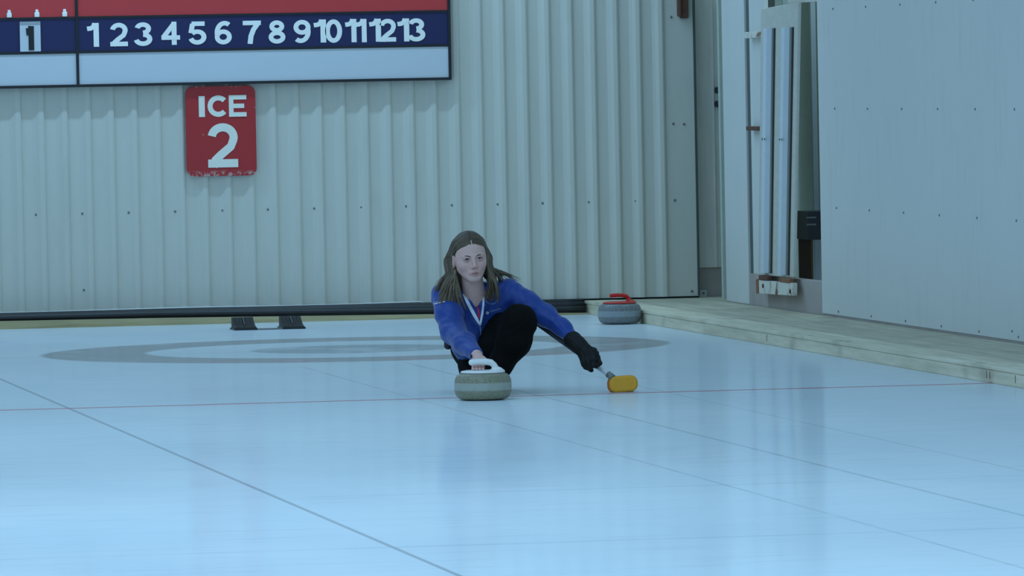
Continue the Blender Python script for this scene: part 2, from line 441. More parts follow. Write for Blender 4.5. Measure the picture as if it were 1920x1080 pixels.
# ------------------------------------------------------------------ timber edging and walkway
bm = bmesh.new()
q = [(-4.5, .066), (-.6, .047), (1.2, .027), (2.24, .010)]
a = []; 
for x, z in q: a.append([bm.verts.new(v) for v in ((x, 4.743, 0), (x, 4.743, z), (x, 4.80, z), (x, 4.80, 0))])
for r0, r1 in zip(a, a[1:]):
    for i in range(4): j = (i+1) % 4; bm.faces.new((r0[i], r0[j], r1[j], r1[i]))
bm.faces.new(a[0]); bm.faces.new(a[-1][::-1])
tag(obj('timber_kerb', bm, W['wood_x']), 'thin yellowish timber kerb along the ice below the back wall hoses', 'kerb')
for x in (-.93, -.80, -.08, 1.21): pass
bm = bmesh.new(); box(bm, 2.25, 2.31, -25, 4.90, 0, .066)
ff = tag(obj('curb_board', bm, W['wood'], bevel=.004), 'pale timber face board edging the right side of the ice', 'board')
nail = plain('nail_stain', (84, 78, 70))
for px_, py_ in ((1457, 640), (1865, 698), (1870, 700), (1900, 690)):
    pass
for y in (-.97, -6.35, -6.42, -6.95):
    bm = bmesh.new(); box(bm, 2.2485, 2.2505, y-.004, y+.004, .02, .058); obj('nail_mark', bm, nail, ff)
bm = bmesh.new(); box(bm, 2.244, 2.46, -25, 4.93, .0665, .087)
fp = tag(obj('edge_plank', bm, W['wood'], bevel=.004), 'light front plank on top of the walkway beside the ice', 'plank')
for y in (-2.0, -3.0, -6.05, -6.15):
    bm = bmesh.new(); box(bm, 2.27, 2.30, y-.006, y+.006, .0868, .0878); obj('nail_mark', bm, nail, fp)
bm = bmesh.new(); box(bm, 2.463, 3.028, -25, 4.97, 0, .085)
tag(obj('walkway_deck', bm, W['wood_deck'], bevel=.002), 'weathered plywood walkway deck along the right wall', 'walkway')
bm = bmesh.new(); box(bm, 3.030, 3.54, 4.18, 5.085, 0, .085)
tag(obj('walkway_deck', bm, W['wood_deck']), 'small piece of deck inside the corner niche', 'walkway')

# hoses on the floor between kerb and wall
def hose(y, z, r, amp, ph, label, x1=2.235, z1=None):
    bm = bmesh.new(); pts = []
    for i in range(60):
        x = -4.5+i*(x1+4.5)/59; t = max(0, (x+.6)/2.8)
        zz = z+(0 if z1 is None else (z1-z)*t)
        pts.append(Vector((x, y+amp*math.sin(x*1.3+ph), zz+amp*.3*math.sin(x*2.1+ph))))
    tube(bm, pts, r, 12); return tag(obj('hose', bm, W['hose'], smooth=True), label, 'hose', 'black hoses along the back wall')
hose(4.832, .070, .0215, .001, 0, 'front black hose lying just behind the timber kerb', z1=.034)
hose(4.880, .075, .0225, .001, 1, 'middle black hose of the three along the back wall', z1=.058)
hose(4.929, .080, .022, .001, 2.2, 'rear black hose tight against the foot of the back wall', z1=.078)
bm = bmesh.new(); pts = [Vector((-4.5+i*6.6/70, YW-.024-.006*math.sin(i*.5), .101+.003*math.sin(i*.33)-(.0006*i if i > 60 else 0))) for i in range(71)]
tube(bm, pts, .0052, 8)
tag(obj('white_cable', bm, W['plastic_white'], smooth=True), 'thin white cable along the bottom edge of the back wall', 'cable')

# hacks
def make_hack(label, loc):
    t = thing('hack', label, 'hack', loc, 0, 'foot hacks in the ice')
    bm = bmesh.new(); box(bm, -.075, .075, -.10, .14, 0.0, .012); obj('base_plate', bm, W['black'], t, bevel=.003)
    bm = bmesh.new(); n = 12; rows = []
    for k in range(n+1):
        u = k/n; y = -.085+.17*u; z = .016+.062*u**1.8
        rows.append([bm.verts.new((x*(1-.04*u), y, z+(.006 if i % 2 else 0)*(1 if 0 < k < n else 0))) for i, x in enumerate([-.07+.14*j/12 for j in range(13)])])
    for a_, b_ in zip(rows, rows[1:]):
        for i in range(12): bm.faces.new((a_[i], a_[i+1], b_[i+1], b_[i]))
    bot = [bm.verts.new((v.co.x, v.co.y, .011)) for v in rows[0]]; bk_ = [bm.verts.new((v.co.x, v.co.y+.03, .011)) for v in rows[-1]]; tp = [bm.verts.new((v.co.x, v.co.y+.028, v.co.z-.004)) for v in rows[-1]]
    for i in range(12):
        bm.faces.new((rows[0][i], bot[i], bot[i+1], rows[0][i+1])); bm.faces.new((rows[-1][i], rows[-1][i+1], tp[i+1], tp[i])); bm.faces.new((tp[i], tp[i+1], bk_[i+1], bk_[i]))
    for s_ in (0, 12):
        bm.faces.new([r_[s_] for r_ in rows]+[tp[s_], bk_[s_], bot[s_]])
    obj('foothold', bm, W['rubber'], t)
    bm = bmesh.new(); box(bm, -.003, .003, -.02, .07, .035, .052)
    for v in bm.verts: v.co.z = .016+.062*((v.co.y+.085)/.17)**1.8+(.009 if v.co.z > .04 else 0)
    obj('centre_mark', bm, plain('hack_mark', (92, 92, 90)), t)
    return t
make_hack('left black rubber hack on the ice behind the rings', (-.195, 3.56, 0))
make_hack('right black rubber hack on the ice behind the rings', (.110, 3.56, 0))
bm = bmesh.new(); tube(bm, [Vector((-.12, 3.45, .006)), Vector((.035, 3.45, .006))], .005, 8)
tag(obj('connecting_rod', bm, W['screw']), 'thin grey rod on the ice joining the two hacks', 'rod')

# ------------------------------------------------------------------ stroke lettering
def arc(cx, cy, rx, ry, a0, a1, n=18):
    return [(cx+rx*math.cos(math.radians(a0+(a1-a0)*i/n)), cy+ry*math.sin(math.radians(a0+(a1-a0)*i/n))) for i in range(n+1)]
def glyph(ch, w):
    """centre-line strokes in a box 0..1 high, widths in the same unit; w = stroke width"""
    h = w/2
    G = {
        '0': (.68, [arc(.34, .5, .34-h, .5-h, 90, 450, 40)]),
        '1': (.42, [[(.42-h, 0), (.42-h, 1)], [(0, .76), (.13, .775), (.22, .83), (.27, .93), (.28, 1-.001)]]),
        '2': (.68, [arc(.34, .68, .34-h, .32-h, 172, -18)+[(.52, .47), (.30, .29), (.17, .17), (.11, .02)], [(0, h), (.68, h)]]),
        '3': (.68, [arc(.33, .73, .31-h, .27-h, 170, -88), arc(.33, .29, .35-h, .29-h, 88, -172)]),
        '4': (.72, [[(.72-.13-h, 0), (.72-.13-h, 1)], [(.50, .93), (.07, .33)], [(0, .22+h), (.72, .22+h)]]),
        '5': (.68, [[(.12, 1-h), (.62, 1-h)], [(.16, 1-h), (.09, .50)], arc(.33, .33, .35-h, .33-h, 140, -165)]),
        '6': (.68, [arc(.34, .32, .34-h, .32-h, 90, 450, 36), arc(.40, .5, .40-h, .5-h, 55, 200)]),
        '7': (.68, [[(0, 1-h), (.68, 1-h)], [(.60, .93), (.40, .62), (.30, .34), (.26, 0)]]),
        '8': (.68, [arc(.34, .74, .30-h, .26-h, 90, 450, 36), arc(.34, .28, .34-h, .28-h, 90, 450, 36)]),
        '9': (.68, [arc(.34, .68, .34-h, .32-h, 90, 450, 36), arc(.28, .5, .40-h, .5-h, 20, -125)]),
        'I': (w, [[(h, 0), (h, 1)]]),
        'C': (.88, [arc(.5, .5, .5-h, .5-h, 42, 318, 40)]),
        'E': (.78, [[(h, 0), (h, 1)], [(h, 1-h), (.78, 1-h)], [(h, .5), (.68, .5)], [(h, h), (.78, h)]]),
    }
    return G[ch]
def ribbon(bm, pts, w, T):
    m = len(pts); P = [Vector((p[0], p[1])) for p in pts]
    closed = (P[0]-P[-1]).length < 1e-4
    L = []; R_ = []
    for i in range(m):
        if closed: d = P[(i+1) % (m-1)]-P[(i-1) % (m-1)]
        else: d = P[min(i+1, m-1)]-P[max(i-1, 0)]
        d.normalize(); nn = Vector((-d.y, d.x))
        L.append(P[i]+nn*w/2); R_.append(P[i]-nn*w/2)
    fr = [[bm.verts.new(T(p.x, p.y, k)) for p in L] for k in (0, 1)]+[[bm.verts.new(T(p.x, p.y, k)) for p in R_] for k in (0, 1)]
    for i in range(m-1):
        bm.faces.new((fr[0][i], fr[0][i+1], fr[2][i+1], fr[2][i])); bm.faces.new((fr[0][i], fr[1][i], fr[1][i+1], fr[0][i+1])); bm.faces.new((fr[2][i], fr[2][i+1], fr[3][i+1], fr[3][i]))
    bm.faces.new((fr[0][0], fr[2][0], fr[3][0], fr[1][0])); bm.faces.new((fr[0][-1], fr[1][-1], fr[3][-1], fr[2][-1]))
def letter(name, ch, x0, x1, z0, z1, y, mat, parent, w=.235, th=.002):
    wd, st = glyph(ch, w); bm = bmesh.new()
    for n_, s_ in enumerate(st):
        T = lambda a, b, k: (x0+(x1-x0)*a/wd, y-.0007*n_+(th if k else 0), z0+(z1-z0)*b)
        ribbon(bm, s_, w, T)
    return obj(name, bm, mat, parent)

# scoreboard
YB = 4.925
sb = thing('scoreboard', 'long red navy and white scoreboard with numbers one to thirteen', 'scoreboard', (0, 0, 0))
XL, XR = -4.3, 1.385
boxobj('red_panel', (XL, XR-.016, YB, YB+.044, 2.012, 2.35), W['red'], sb)
boxobj('navy_panel', (XL, XR-.016, YB, YB+.044, 1.792, 2.008), W['navy'], sb)
boxobj('white_panel', (XL, XR-.016, YB, YB+.044, 1.575, 1.785), W['white'], sb)
boxobj('bottom_frame', (XL, XR, YB-.012, YB+.044, 1.558, 1.576), W['black'], sb)
boxobj('side_frame', (XR-.018, XR, YB-.012, YB+.044, 1.576, 2.35), W['black'], sb)
boxobj('rail', (XL, XR-.018, YB-.006, YB, 2.004, 2.018), W['black'], sb)
boxobj('rail', (XL, XR-.018, YB-.006, YB, 1.778, 1.794), W['black'], sb)
boxobj('divider', (-1.086, -1.068, YB-.010, YB, 1.576, 2.35), W['black'], sb)
for px0, px1, ch, y0, y1 in ((164, 185, '1', 43, 88), (207, 239, '2', 42.5, 87), (252, 285, '3', 41.5, 86.5), (303, 337, '4', 40.5, 84.5), (354, 386.5, '5', 40, 84),
        (403, 434, '6', 39, 83.5), (456, 489, '7', 38.5, 82.5), (504, 534.5, '8', 38, 82), (551, 582, '9', 37, 81), (589, 611, '1', 36.5, 80), (610, 641, '0', 36, 80.5),
        (648, 668, '1', 35.5, 79.5), (668, 687, '1', 35.5, 79.5), (693, 714, '1', 35, 78.5), (712, 742, '2', 35, 78.5), (746, 767, '1', 34.5, 78), (765, 797, '3', 34, 78)):
    a = at(px0, y1, YB-.004); b = at(px1, y0, YB-.004)
    letter('numeral', ch, a.x, b.x, a.z, b.z, YB-.003, W['numeral'], sb, w=.192)
a = at(38, 97, YB-.012); b = at(75.5, 40, YB-.012)
card = thing('number_card', 'white card with black number one hanging on the scoreboard', 'number card', ((a.x+b.x)/2, YB-.012, a.z))
hw = (b.x-a.x)/2; hh = b.z-a.z
boxobj('card', (-hw, hw, 0, .004, 0, hh), W['white'], card)
boxobj('clip_strip', (-hw, hw, -.002, 0, hh-.02, hh), plain('grey_strip', (168, 172, 176)), card)
letter('numeral', '1', -.026, .024, .008, .165, -.003, W['black'], card, w=.30)
for x in (17.5, 69.5, 121.5):
    p = at(x, 33, YB-.01)
    bm = bmesh.new(); box(bm, p.x-.016, p.x+.016, YB-.014, YB-.001, 2.019, 2.050); box(bm, p.x-.010, p.x+.010, YB-.012, YB-.001, 2.048, 2.068)
    obj('peg', bm, W['numeral'], sb, bevel=.004)

# ICE 2 sign
sg = thing('ice_sign', 'chipped red sign reading ICE 2 hanging below the scoreboard', 'sign')
bm = bmesh.new(); x0, x1, z0, z1, rr = -.372, .087, .960, 1.548, .048
loop = []
for cx_, cz_, a0 in ((x1-rr, z1-rr, 0), (x0+rr, z1-rr, 90), (x0+rr, z0+rr, 180), (x1-rr, z0+rr, 270)):
    loop += [(cx_+rr*math.cos(math.radians(a0+i*15)), cz_+rr*math.sin(math.radians(a0+i*15))) for i in range(7)]
fa = [bm.verts.new((x, 4.945, z)) for x, z in loop]; fb_ = [bm.verts.new((x, 4.968, z)) for x, z in loop]
bm.faces.new(fa); bm.faces.new(fb_[::-1])
for i in range(len(loop)): j = (i+1) % len(loop); bm.faces.new((fa[i], fb_[i], fb_[j], fa[j]))
obj('board', bm, W['sign'], sg)
for ch, ax, bx, ay, by, w in (('I', 373, 383.5, 219.5, 180, .27), ('C', 389.5, 424, 219.5, 178.5, .235), ('E', 429.5, 461.5, 219, 178, .205), ('2', 390.5, 445, 314.5, 230.5, .185)):
    a = at(ax, ay, 4.945); b = at(bx, by, 4.945)
    letter('numeral' if ch == '2' else 'letter', ch, a.x, b.x, a.z, b.z, 4.942, W['letter'], sg, w=w)

# ------------------------------------------------------------------ signed-distance modelling
class SDF:
    def __init__(s): s.p = []
    def cone(s, a, b, ra, rb, k=.02, op='+'):
        s.p.append(('c', np.array(a, float), np.array(b, float), ra, rb, k, op)); return s
    def chain(s, pts, k=.02, op='+'):
        for (a, ra), (b, rb) in zip(pts, pts[1:]): s.cone(a, b, ra, rb, k, op)
        return s
    def ell(s, c, r, rot=None, k=.02, op='+'):
        s.p.append(('e', np.array(c, float), np.array(r, float), None if rot is None else np.array(Euler(rot).to_matrix()), 0, k, op)); return s
    def sph(s, c, r, k=.01, op='+'): return s.ell(c, (r, r, r), None, k, op)
    def half(s, n, d, k=.01):          # keep n.p > d
        n = np.array(n, float); n /= np.linalg.norm(n); s.p.append(('h', n, d, 0, 0, k, '*')); return s
    def bbox(s, q, pad):
        if q[0] == 'c':
            r = max(q[3], q[4]); return np.minimum(q[1], q[2])-r-pad, np.maximum(q[1], q[2])+r+pad
        r = q[2].max() if q[3] is not None else q[2]
        return q[1]-r-pad, q[1]+r+pad
    def ev(s, q, X, Y, Z):
        if q[0] == 'c':
            a, b, ra, rb = q[1:5]; ab = b-a; L = max(ab@ab, 1e-12)
            t = np.clip(((X-a[0])*ab[0]+(Y-a[1])*ab[1]+(Z-a[2])*ab[2])/L, 0, 1)
            return np.sqrt((X-a[0]-t*ab[0])**2+(Y-a[1]-t*ab[1])**2+(Z-a[2]-t*ab[2])**2)-(ra+t*(rb-ra))
        if q[0] == 'h': return -(X*q[1][0]+Y*q[1][1]+Z*q[1][2]-q[2])
        c, r, R_ = q[1:4]; x, y, z = X-c[0], Y-c[1], Z-c[2]
        if R_ is not None:
            x, y, z = (R_[0, 0]*x+R_[1, 0]*y+R_[2, 0]*z, R_[0, 1]*x+R_[1, 1]*y+R_[2, 1]*z, R_[0, 2]*x+R_[1, 2]*y+R_[2, 2]*z)
        k0 = np.sqrt((x/r[0])**2+(y/r[1])**2+(z/r[2])**2); k1 = np.sqrt((x/r[0]**2)**2+(y/r[1]**2)**2+(z/r[2]**2)**2)
        return k0*(k0-1)/np.maximum(k1, 1e-9)
    def mesh(s, h, disp=None):
        lo = np.array([1e9]*3); hi = -lo
        for q in s.p:
            if q[0] != 'h' and q[6] == '+': a, b = s.bbox(q, h*3+.01); lo = np.minimum(lo, a); hi = np.maximum(hi, b)
        n = np.ceil((hi-lo)/h).astype(int)+1
        ax = [lo[i]+h*np.arange(n[i]) for i in range(3)]
        D = np.full(n, 1e3)
        for q in s.p:
            k = q[5]
            if q[0] == 'h': sl = (slice(0, n[0]), slice(0, n[1]), slice(0, n[2]))
            else:
                a, b = s.bbox(q, k*1.2+h*3)
                i0 = np.clip(((a-lo)/h).astype(int), 0, n); i1 = np.clip(((b-lo)/h).astype(int)+2, 0, n)
                if (i1 <= i0).any(): continue
                sl = tuple(slice(i0[j], i1[j]) for j in range(3))
            X = ax[0][sl[0]][:, None, None]; Y = ax[1][sl[1]][None, :, None]; Z = ax[2][sl[2]][None, None, :]
            e = s.ev(q, X, Y, Z); d = D[sl]
            if q[6] == '+': t = np.clip(.5+.5*(e-d)/k, 0, 1); D[sl] = e*(1-t)+d*t-k*t*(1-t)
            elif q[6] == '-': t = np.clip(.5-.5*(d+e)/k, 0, 1); D[sl] = d*(1-t)-e*t+k*t*(1-t)
            else: t = np.clip(.5-.5*(d-e)/k, 0, 1); D[sl] = d*(1-t)+e*t+k*t*(1-t)
        if disp is not None: D = D+disp(ax[0][:, None, None], ax[1][None, :, None], ax[2][None, None, :])
        # surface nets
        c = (D < 0)
        cnt = np.zeros(np.array(n)-1, int); acc = np.zeros(tuple(np.array(n)-1)+(3,))
        N = np.array(n)-1
        def ed(axis):
            a = [slice(None)]*3; b = [slice(None)]*3; a[axis] = slice(0, -1); b[axis] = slice(1, None)
            cr = c[tuple(a)] != c[tuple(b)]; idx = np.argwhere(cr)
            da = D[tuple(a)][cr]; db = D[tuple(b)][cr]; t = da/(da-db)
            return idx, t, c[tuple(a)][cr]
        E = [ed(i) for i in range(3)]
        for axis in range(3):
            idx, t, sg_ = E[axis]; pos = idx.astype(float); pos[:, axis] += t
            o1, o2 = [j for j in range(3) if j != axis]
            for u in (0, 1):
                for v in (0, 1):
                    ci = idx.copy(); ci[:, o1] -= u; ci[:, o2] -= v
                    ok = ((ci >= 0) & (ci < N)).all(1)
                    ii = ci[ok]; np.add.at(cnt, (ii[:, 0], ii[:, 1], ii[:, 2]), 1); np.add.at(acc, (ii[:, 0], ii[:, 1], ii[:, 2]), pos[ok])
        act = cnt > 0; vid = np.full(N, -1); vid[act] = np.arange(act.sum())
        V = acc[act]/cnt[act][:, None]*h+lo
        Fs = []
        for axis in range(3):
            idx, t, sg_ = E[axis]; o1, o2 = (axis+1) % 3, (axis+2) % 3
            ok = (idx[:, o1] > 0) & (idx[:, o2] > 0) & (idx[:, o1] < N[o1]) & (idx[:, o2] < N[o2]) & (idx[:, axis] < N[axis])
            idx = idx[ok]; s_ = sg_[ok]
            def cell(u, v):
                ci = idx.copy(); ci[:, o1] -= u; ci[:, o2] -= v; return vid[ci[:, 0], ci[:, 1], ci[:, 2]]
            q = np.stack([cell(0, 0), cell(1, 0), cell(1, 1), cell(0, 1)], 1)
            q[~s_] = q[~s_][:, ::-1]; Fs.append(q)
        return V, np.concatenate(Fs)

def mesh_np(name, V, Fq, mat, parent=None, colf=None, smooth=True, post=None):
    if post is not None: V = post(V)
    me = bpy.data.meshes.new(name)
    me.vertices.add(len(V)); me.vertices.foreach_set('co', np.ascontiguousarray(V, np.float32).ravel())
    me.loops.add(len(Fq)*4); me.loops.foreach_set('vertex_index', Fq.astype(np.int32).ravel())
    me.polygons.add(len(Fq)); me.polygons.foreach_set('loop_start', np.arange(len(Fq), dtype=np.int32)*4)
    try: me.polygons.foreach_set('loop_total', np.full(len(Fq), 4, np.int32))
    except Exception: pass
    me.update(calc_edges=True); me.validate()
    me.polygons.foreach_set('use_smooth', np.ones(len(me.polygons), bool))
    me.materials.append(mat)
    if colf is not None:
        a = me.color_attributes.new('col', 'FLOAT_COLOR', 'POINT'); c = colf(V)
        a.data.foreach_set('color', np.ascontiguousarray(c, np.float32).ravel())
    return link(bpy.data.objects.new(name, me), parent)

# ------------------------------------------------------------------ curling stones
def make_stone(label, loc, gran, plastic, rz=0.0, sc=1.0, r=.0155):
    t = thing('curling_stone', label, 'curling stone', loc, rz)
    R0, H = .1395, .132
    prof = [(0, .006), (.055, .006), (.060, .0), (.068, .0), (.072, .005)]
    n = 22
    for i in range(n+1):
        a = -math.pi/2+math.pi*i/n
        e = .62
        cx_ = math.copysign(abs(math.cos(a))**e, math.cos(a)); sz = math.copysign(abs(math.sin(a))**.80, math.sin(a))
        prof.append((.085+(R0-.085)*cx_ if abs(math.cos(a)) > 1e-9 else .085, .003+(H-.003)/2+(H-.003)/2*sz))
    prof += [(.05, H+.0005), (0, H+.0005)]
    bm = bmesh.new(); lathe(bm, prof, 72)
    obj('granite_body', bm, gran, t)
    bm = bmesh.new(); lathe(bm, [(0, H), (.107, H), (.109, H+.003), (.104, H+.009), (.085, H+.0125), (0, H+.0135)], 64)
    obj('handle_base', bm, plastic, t)
    s_ = SDF(); zb = H+.052
    s_.chain([((-.053, 0, zb-.001), r), ((-.02, 0, zb+.001), r*1.02), ((.022, 0, zb), r*1.02), ((.042, 0, zb-.004), r), ((.056, 0, zb-.016), r*.96), ((.066, 0, zb-.034), r*1.0), ((.075, 0, H+.008), r*1.35)], k=.0008)
    s_.ell((.066, 0, H+.006), (.044, .026, .012), k=.014)
    V, Q = s_.mesh(.0022); mesh_np('handle', V, Q, plastic, t)
    t.scale = (sc, sc, sc); return t
ST = Vector((-.352, -6.735, 0))
make_stone('green-grey granite curling stone with white handle gripped by the player', ST, W['gran1'], W['plastic_white'])
make_stone('blue-grey granite curling stone with red handle parked by the walkway corner', (2.105, 2.90, 0), W['gran2'], W['plastic_red'], .03, .985, .0122)

# ------------------------------------------------------------------ the player
SKIN = plain  # placeholder
person = thing('person', 'young player in blue jacket crouching to release the stone', 'person', (-.32, -6.05, 0))
PO = Vector((-.32, -6.05, 0))
def P(px, py, Y): return at(px, py, Y)-PO
def A(v): return np.array(v, float)
skin_m = mat_attr('skin', .5, .35, sss=.0)
hair_m = mat_attr('hair_strands', .5, .35, bump=.4, bscale=60, stretch=(6, 6, .6))

def wr(amp, s=1.0):
    def f(X, Y, Z):
        X = X*s; Y = Y*s; Z = Z*s
        a = np.sin(38*X+11*np.sin(9*Z+3)+14*Y)*np.sin(52*Z+9*np.sin(13*X)+6*np.sin(16*Y))
        b = np.sin(71*(X*.6+Z*.8)+5*np.sin(21*Y+17*X))*np.sin(24*(Z-X)+19*Y)
        return amp*(a*.6+b*.5)
    return f

# joints (photo pixel, depth)
SR, EL_R, WR_R = P(834, 556, -6.06), P(850, 622, -6.22), P(894, 667, -6.585)
SLh, EL_L, WR_L = P(954, 549, -6.04), P(1022, 592, -6.12), P(1086, 648, -6.27)
NECK = P(889, 548, -6.08); CHEST = P(893, 590, -6.00); BELLY = P(888, 640, -5.87); PELV = P(896, 668, -5.70)
KN = P(973, 604, -6.30); SH1 = P(963, 640, -6.29); SH2 = P(937, 685, -6.28); AN = P(918, 722, -6.26)
HPL = P(920, 655, -5.78); HPR = P(884, 652, -5.76); KR = P(893, 716, -5.98); ANR = P(893, 712, -5.55)

# --- head ---------------------------------------------------------------
HS = 1.05
HC = P(881.5, 483.8, -6.17)
HR = Matrix.Rotation(math.radians(1.0), 3, 'Z') @ Matrix.Rotation(math.radians(-4.6), 3, 'Y') @ Matrix.Rotation(math.radians(2), 3, 'X')
HRn = np.array(HR)
def hw_(p): return HR @ (Vector(p)*HS) + HC          # head local -> person local
def hinv(p): return (HR.transposed() @ (Vector(p)-HC))/HS
h = SDF()
h.ell((0, .015, .034), (.072, .092, .084))
h.ell((0, -.032, .040), (.058, .050, .050), k=.03)
h.ell((0, -.034, -.020), (.0605, .056, .070), k=.03)
h.ell((0, -.036, -.060), (.043, .046, .040), k=.025)
h.ell((0, -.070, -.095), (.016, .013, .013), k=.022)
for s_ in (-1, 1):
    h.ell((s_*.040, -.058, -.028), (.021, .021, .020), k=.022)
    h.cone((s_*.046, .0, -.050), (s_*.016, -.064, -.090), .016, .013, k=.025)
    h.cone((s_*.012, -.086, .013), (s_*.045, -.072, .014), .0070, .006, k=.012)
for s_ in (-1, 1):
    h.ell((s_*.0305, -.096, -.001), (.0155, .013, .0095), k=.012, op='-')
h.chain([((0, -.086, .014), .0062), ((0, -.096, -.012), .0066), ((0, -.1045, -.032), .0092)], k=.010)
for s_ in (-1, 1):
    h.ell((s_*.0125, -.0940, -.0385), (.0072, .009, .0065), k=.006)
    h.ell((s_*.050, -.014, -.012), (.020, .036, .048), k=.02)
    h.sph((s_*.0058, -.1060, -.0435), .0030, k=.003, op='-')
    # eyelids
    h.chain([((s_*.0165, -.0800, -.001), .0026), ((s_*.024, -.0905, .0060), .0030), ((s_*.0315, -.0915, .0072), .0030), ((s_*.040, -.086, .0045), .0028), ((s_*.0455, -.077, -.001), .0026)], k=.004)
    h.chain([((s_*.0165, -.0800, -.001), .0024), ((s_*.024, -.0875, -.0052), .0026), ((s_*.033, -.0880, -.0066), .0026), ((s_*.041, -.0825, -.0045), .0024), ((s_*.0455, -.077, -.001), .0024)], k=.005)
    # ears
    h.ell((s_*.0785, .004, -.008), (.008, .017, .030), (0, 0, s_*.35), k=.006)
    h.ell((s_*.085, -.002, -.006), (.006, .009, .017), (0, 0, s_*.35), k=.004, op='-')
h.ell((0, -.081, -.064), (.024, .012, .013), k=.014)
h.chain([((-.0225, -.0845, -.0675), .0026), ((-.008, -.0925, -.0628), .0036), ((0, -.0930, -.0638), .0033), ((.008, -.0925, -.0628), .0036), ((.0225, -.0845, -.0675), .0026)], k=.005)
h.chain([((-.0185, -.0855, -.0705), .0026), ((0, -.0925, -.0735), .0044), ((.0185, -.0855, -.0705), .0026)], k=.005)
h.chain([((-.0235, -.0895, -.0680), .0009), ((0, -.0985, -.0675), .0010), ((.0235, -.0895, -.0680), .0009)], k=.003, op='-')
nb = hinv(NECK+Vector((0, .02, -.03)))
h.cone((0, .006, -.060), (nb.x, nb.y-.030, nb.z), .048, .054, k=.02)
Vh, Qh = h.mesh(.0024)

def skin_col(V):     # V in head-local
    n_ = len(V); c = np.ones((n_, 4)); base = np.array([.66, .40, .335])
    c[:, :3] = base
    def blend(m, col): c[:, :3] = c[:, :3]*(1-m[:, None])+np.array(col)*m[:, None]
    x, y, z = V.T
    g = lambda cx_, cz_, sx_, sz_: np.exp(-((x-cx_)/sx_)**2-((z-cz_)/sz_)**2)*(y < -.04)
    blend(.45*g(-.042, -.035, .018, .016)+.45*g(.042, -.035, .018, .016), (.66, .30, .28))
    blend(.40*g(0, -.040, .014, .010), (.72, .30, .26))
    blend(np.clip(1.1*g(0, -.0632, .0165, .0034)+1.1*g(0, -.0728, .0135, .0040), 0, .85)*(y < -.080), (.50, .17, .16))
    blend(np.clip(1.2*g(0, -.0677, .021, .0019), 0, .85)*(y < -.080), (.16, .05, .05))
    for s_ in (-1, 1): blend(.5*g(s_*.031, -.001, .018, .013), (.36, .20, .20))
    for s_ in (-1, 1): blend(.75*np.exp(-((x-s_*.0058)/.003)**2-((z+.0435)/.002)**2)*(y < -.08), (.25, .08, .07))
    return c
colh = skin_col(Vh)
Vh_w = (Vh*HS) @ HRn.T + np.array(HC)

# --- body skin ------------------------------------------------------------
b = SDF()
b.cone(NECK+Vector((0, .02, -.02)), CHEST, .055, .10, k=.05)
b.cone(SR, SLh, .045, .045, k=.05); b.cone(CHEST, BELLY, .105, .095, k=.05); b.cone(BELLY, PELV, .085, .085, k=.05)
b.chain([(SR, .046), (EL_R, .036), (WR_R, .024)], k=.03)
b.chain([(SLh, .046), (EL_L, .036), (WR_L, .024)], k=.03)
b.chain([(HPL, .085), (KN, .06), (SH1, .058), (SH2, .042), (AN, .032)], k=.04)
b.chain([(HPR, .08), (KR, .042), (ANR, .03)], k=.04)
Vb, Qb = b.mesh(.007)
colb = np.ones((len(Vb), 4)); colb[:, :3] = (.66, .40, .335)

# --- right hand on the handle --------------------------------------------------
hh_ = SDF(); Yh = ST.y
def Hp(px, py, Y): return P(px, py, Y)
hh_.cone(P(882, 655, -6.50), WR_R, .027, .0245, k=.015)
palm0 = Hp(897, 671, Yh+.095); palm1 = Hp(899, 682, Yh+.045)
hh_.cone(WR_R, palm0, .0245, .022, k=.02)
hh_.cone(Hp(889, 677, Yh+.055), Hp(906, 677, Yh+.055), .0145, .0145, k=.012)
hh_.cone(palm0, palm1, .022, .016, k=.015)
for i, (dx, ln, rr_) in enumerate(((0, 1.0, .0082), (6.2, 1.04, .0085), (12.4, 1.0, .0082), (18.4, .86, .0072))):
    x = 887.5+dx
    hh_.chain([(Hp(x+.3, 679, Yh+.046), rr_*1.12), (Hp(x, 690.5, Yh+.030), rr_), (Hp(x-.3, 693.6, Yh-.002), rr_*.95), (Hp(x-.3, 692.2, Yh-.021*ln), rr_*.88)], k=.0035)
hh_.chain([(Hp(906, 672, Yh+.075), .012), (Hp(911, 676, Yh+.045), .0098), (Hp(914, 681, Yh+.022), .0085)], k=.006)
Vr, Qr = hh_.mesh(.0021)
colr = np.ones((len(Vr), 4)); colr[:, :3] = (.70, .42, .37)
Vall = np.concatenate([Vh_w, Vb, Vr]); Qall = np.concatenate([Qh, Qb+len(Vh), Qr+len(Vh)+len(Vb)])
call = np.concatenate([colh, colb, colr])
body = mesh_np('body', Vall, Qall, skin_m, person, colf=lambda V: call)

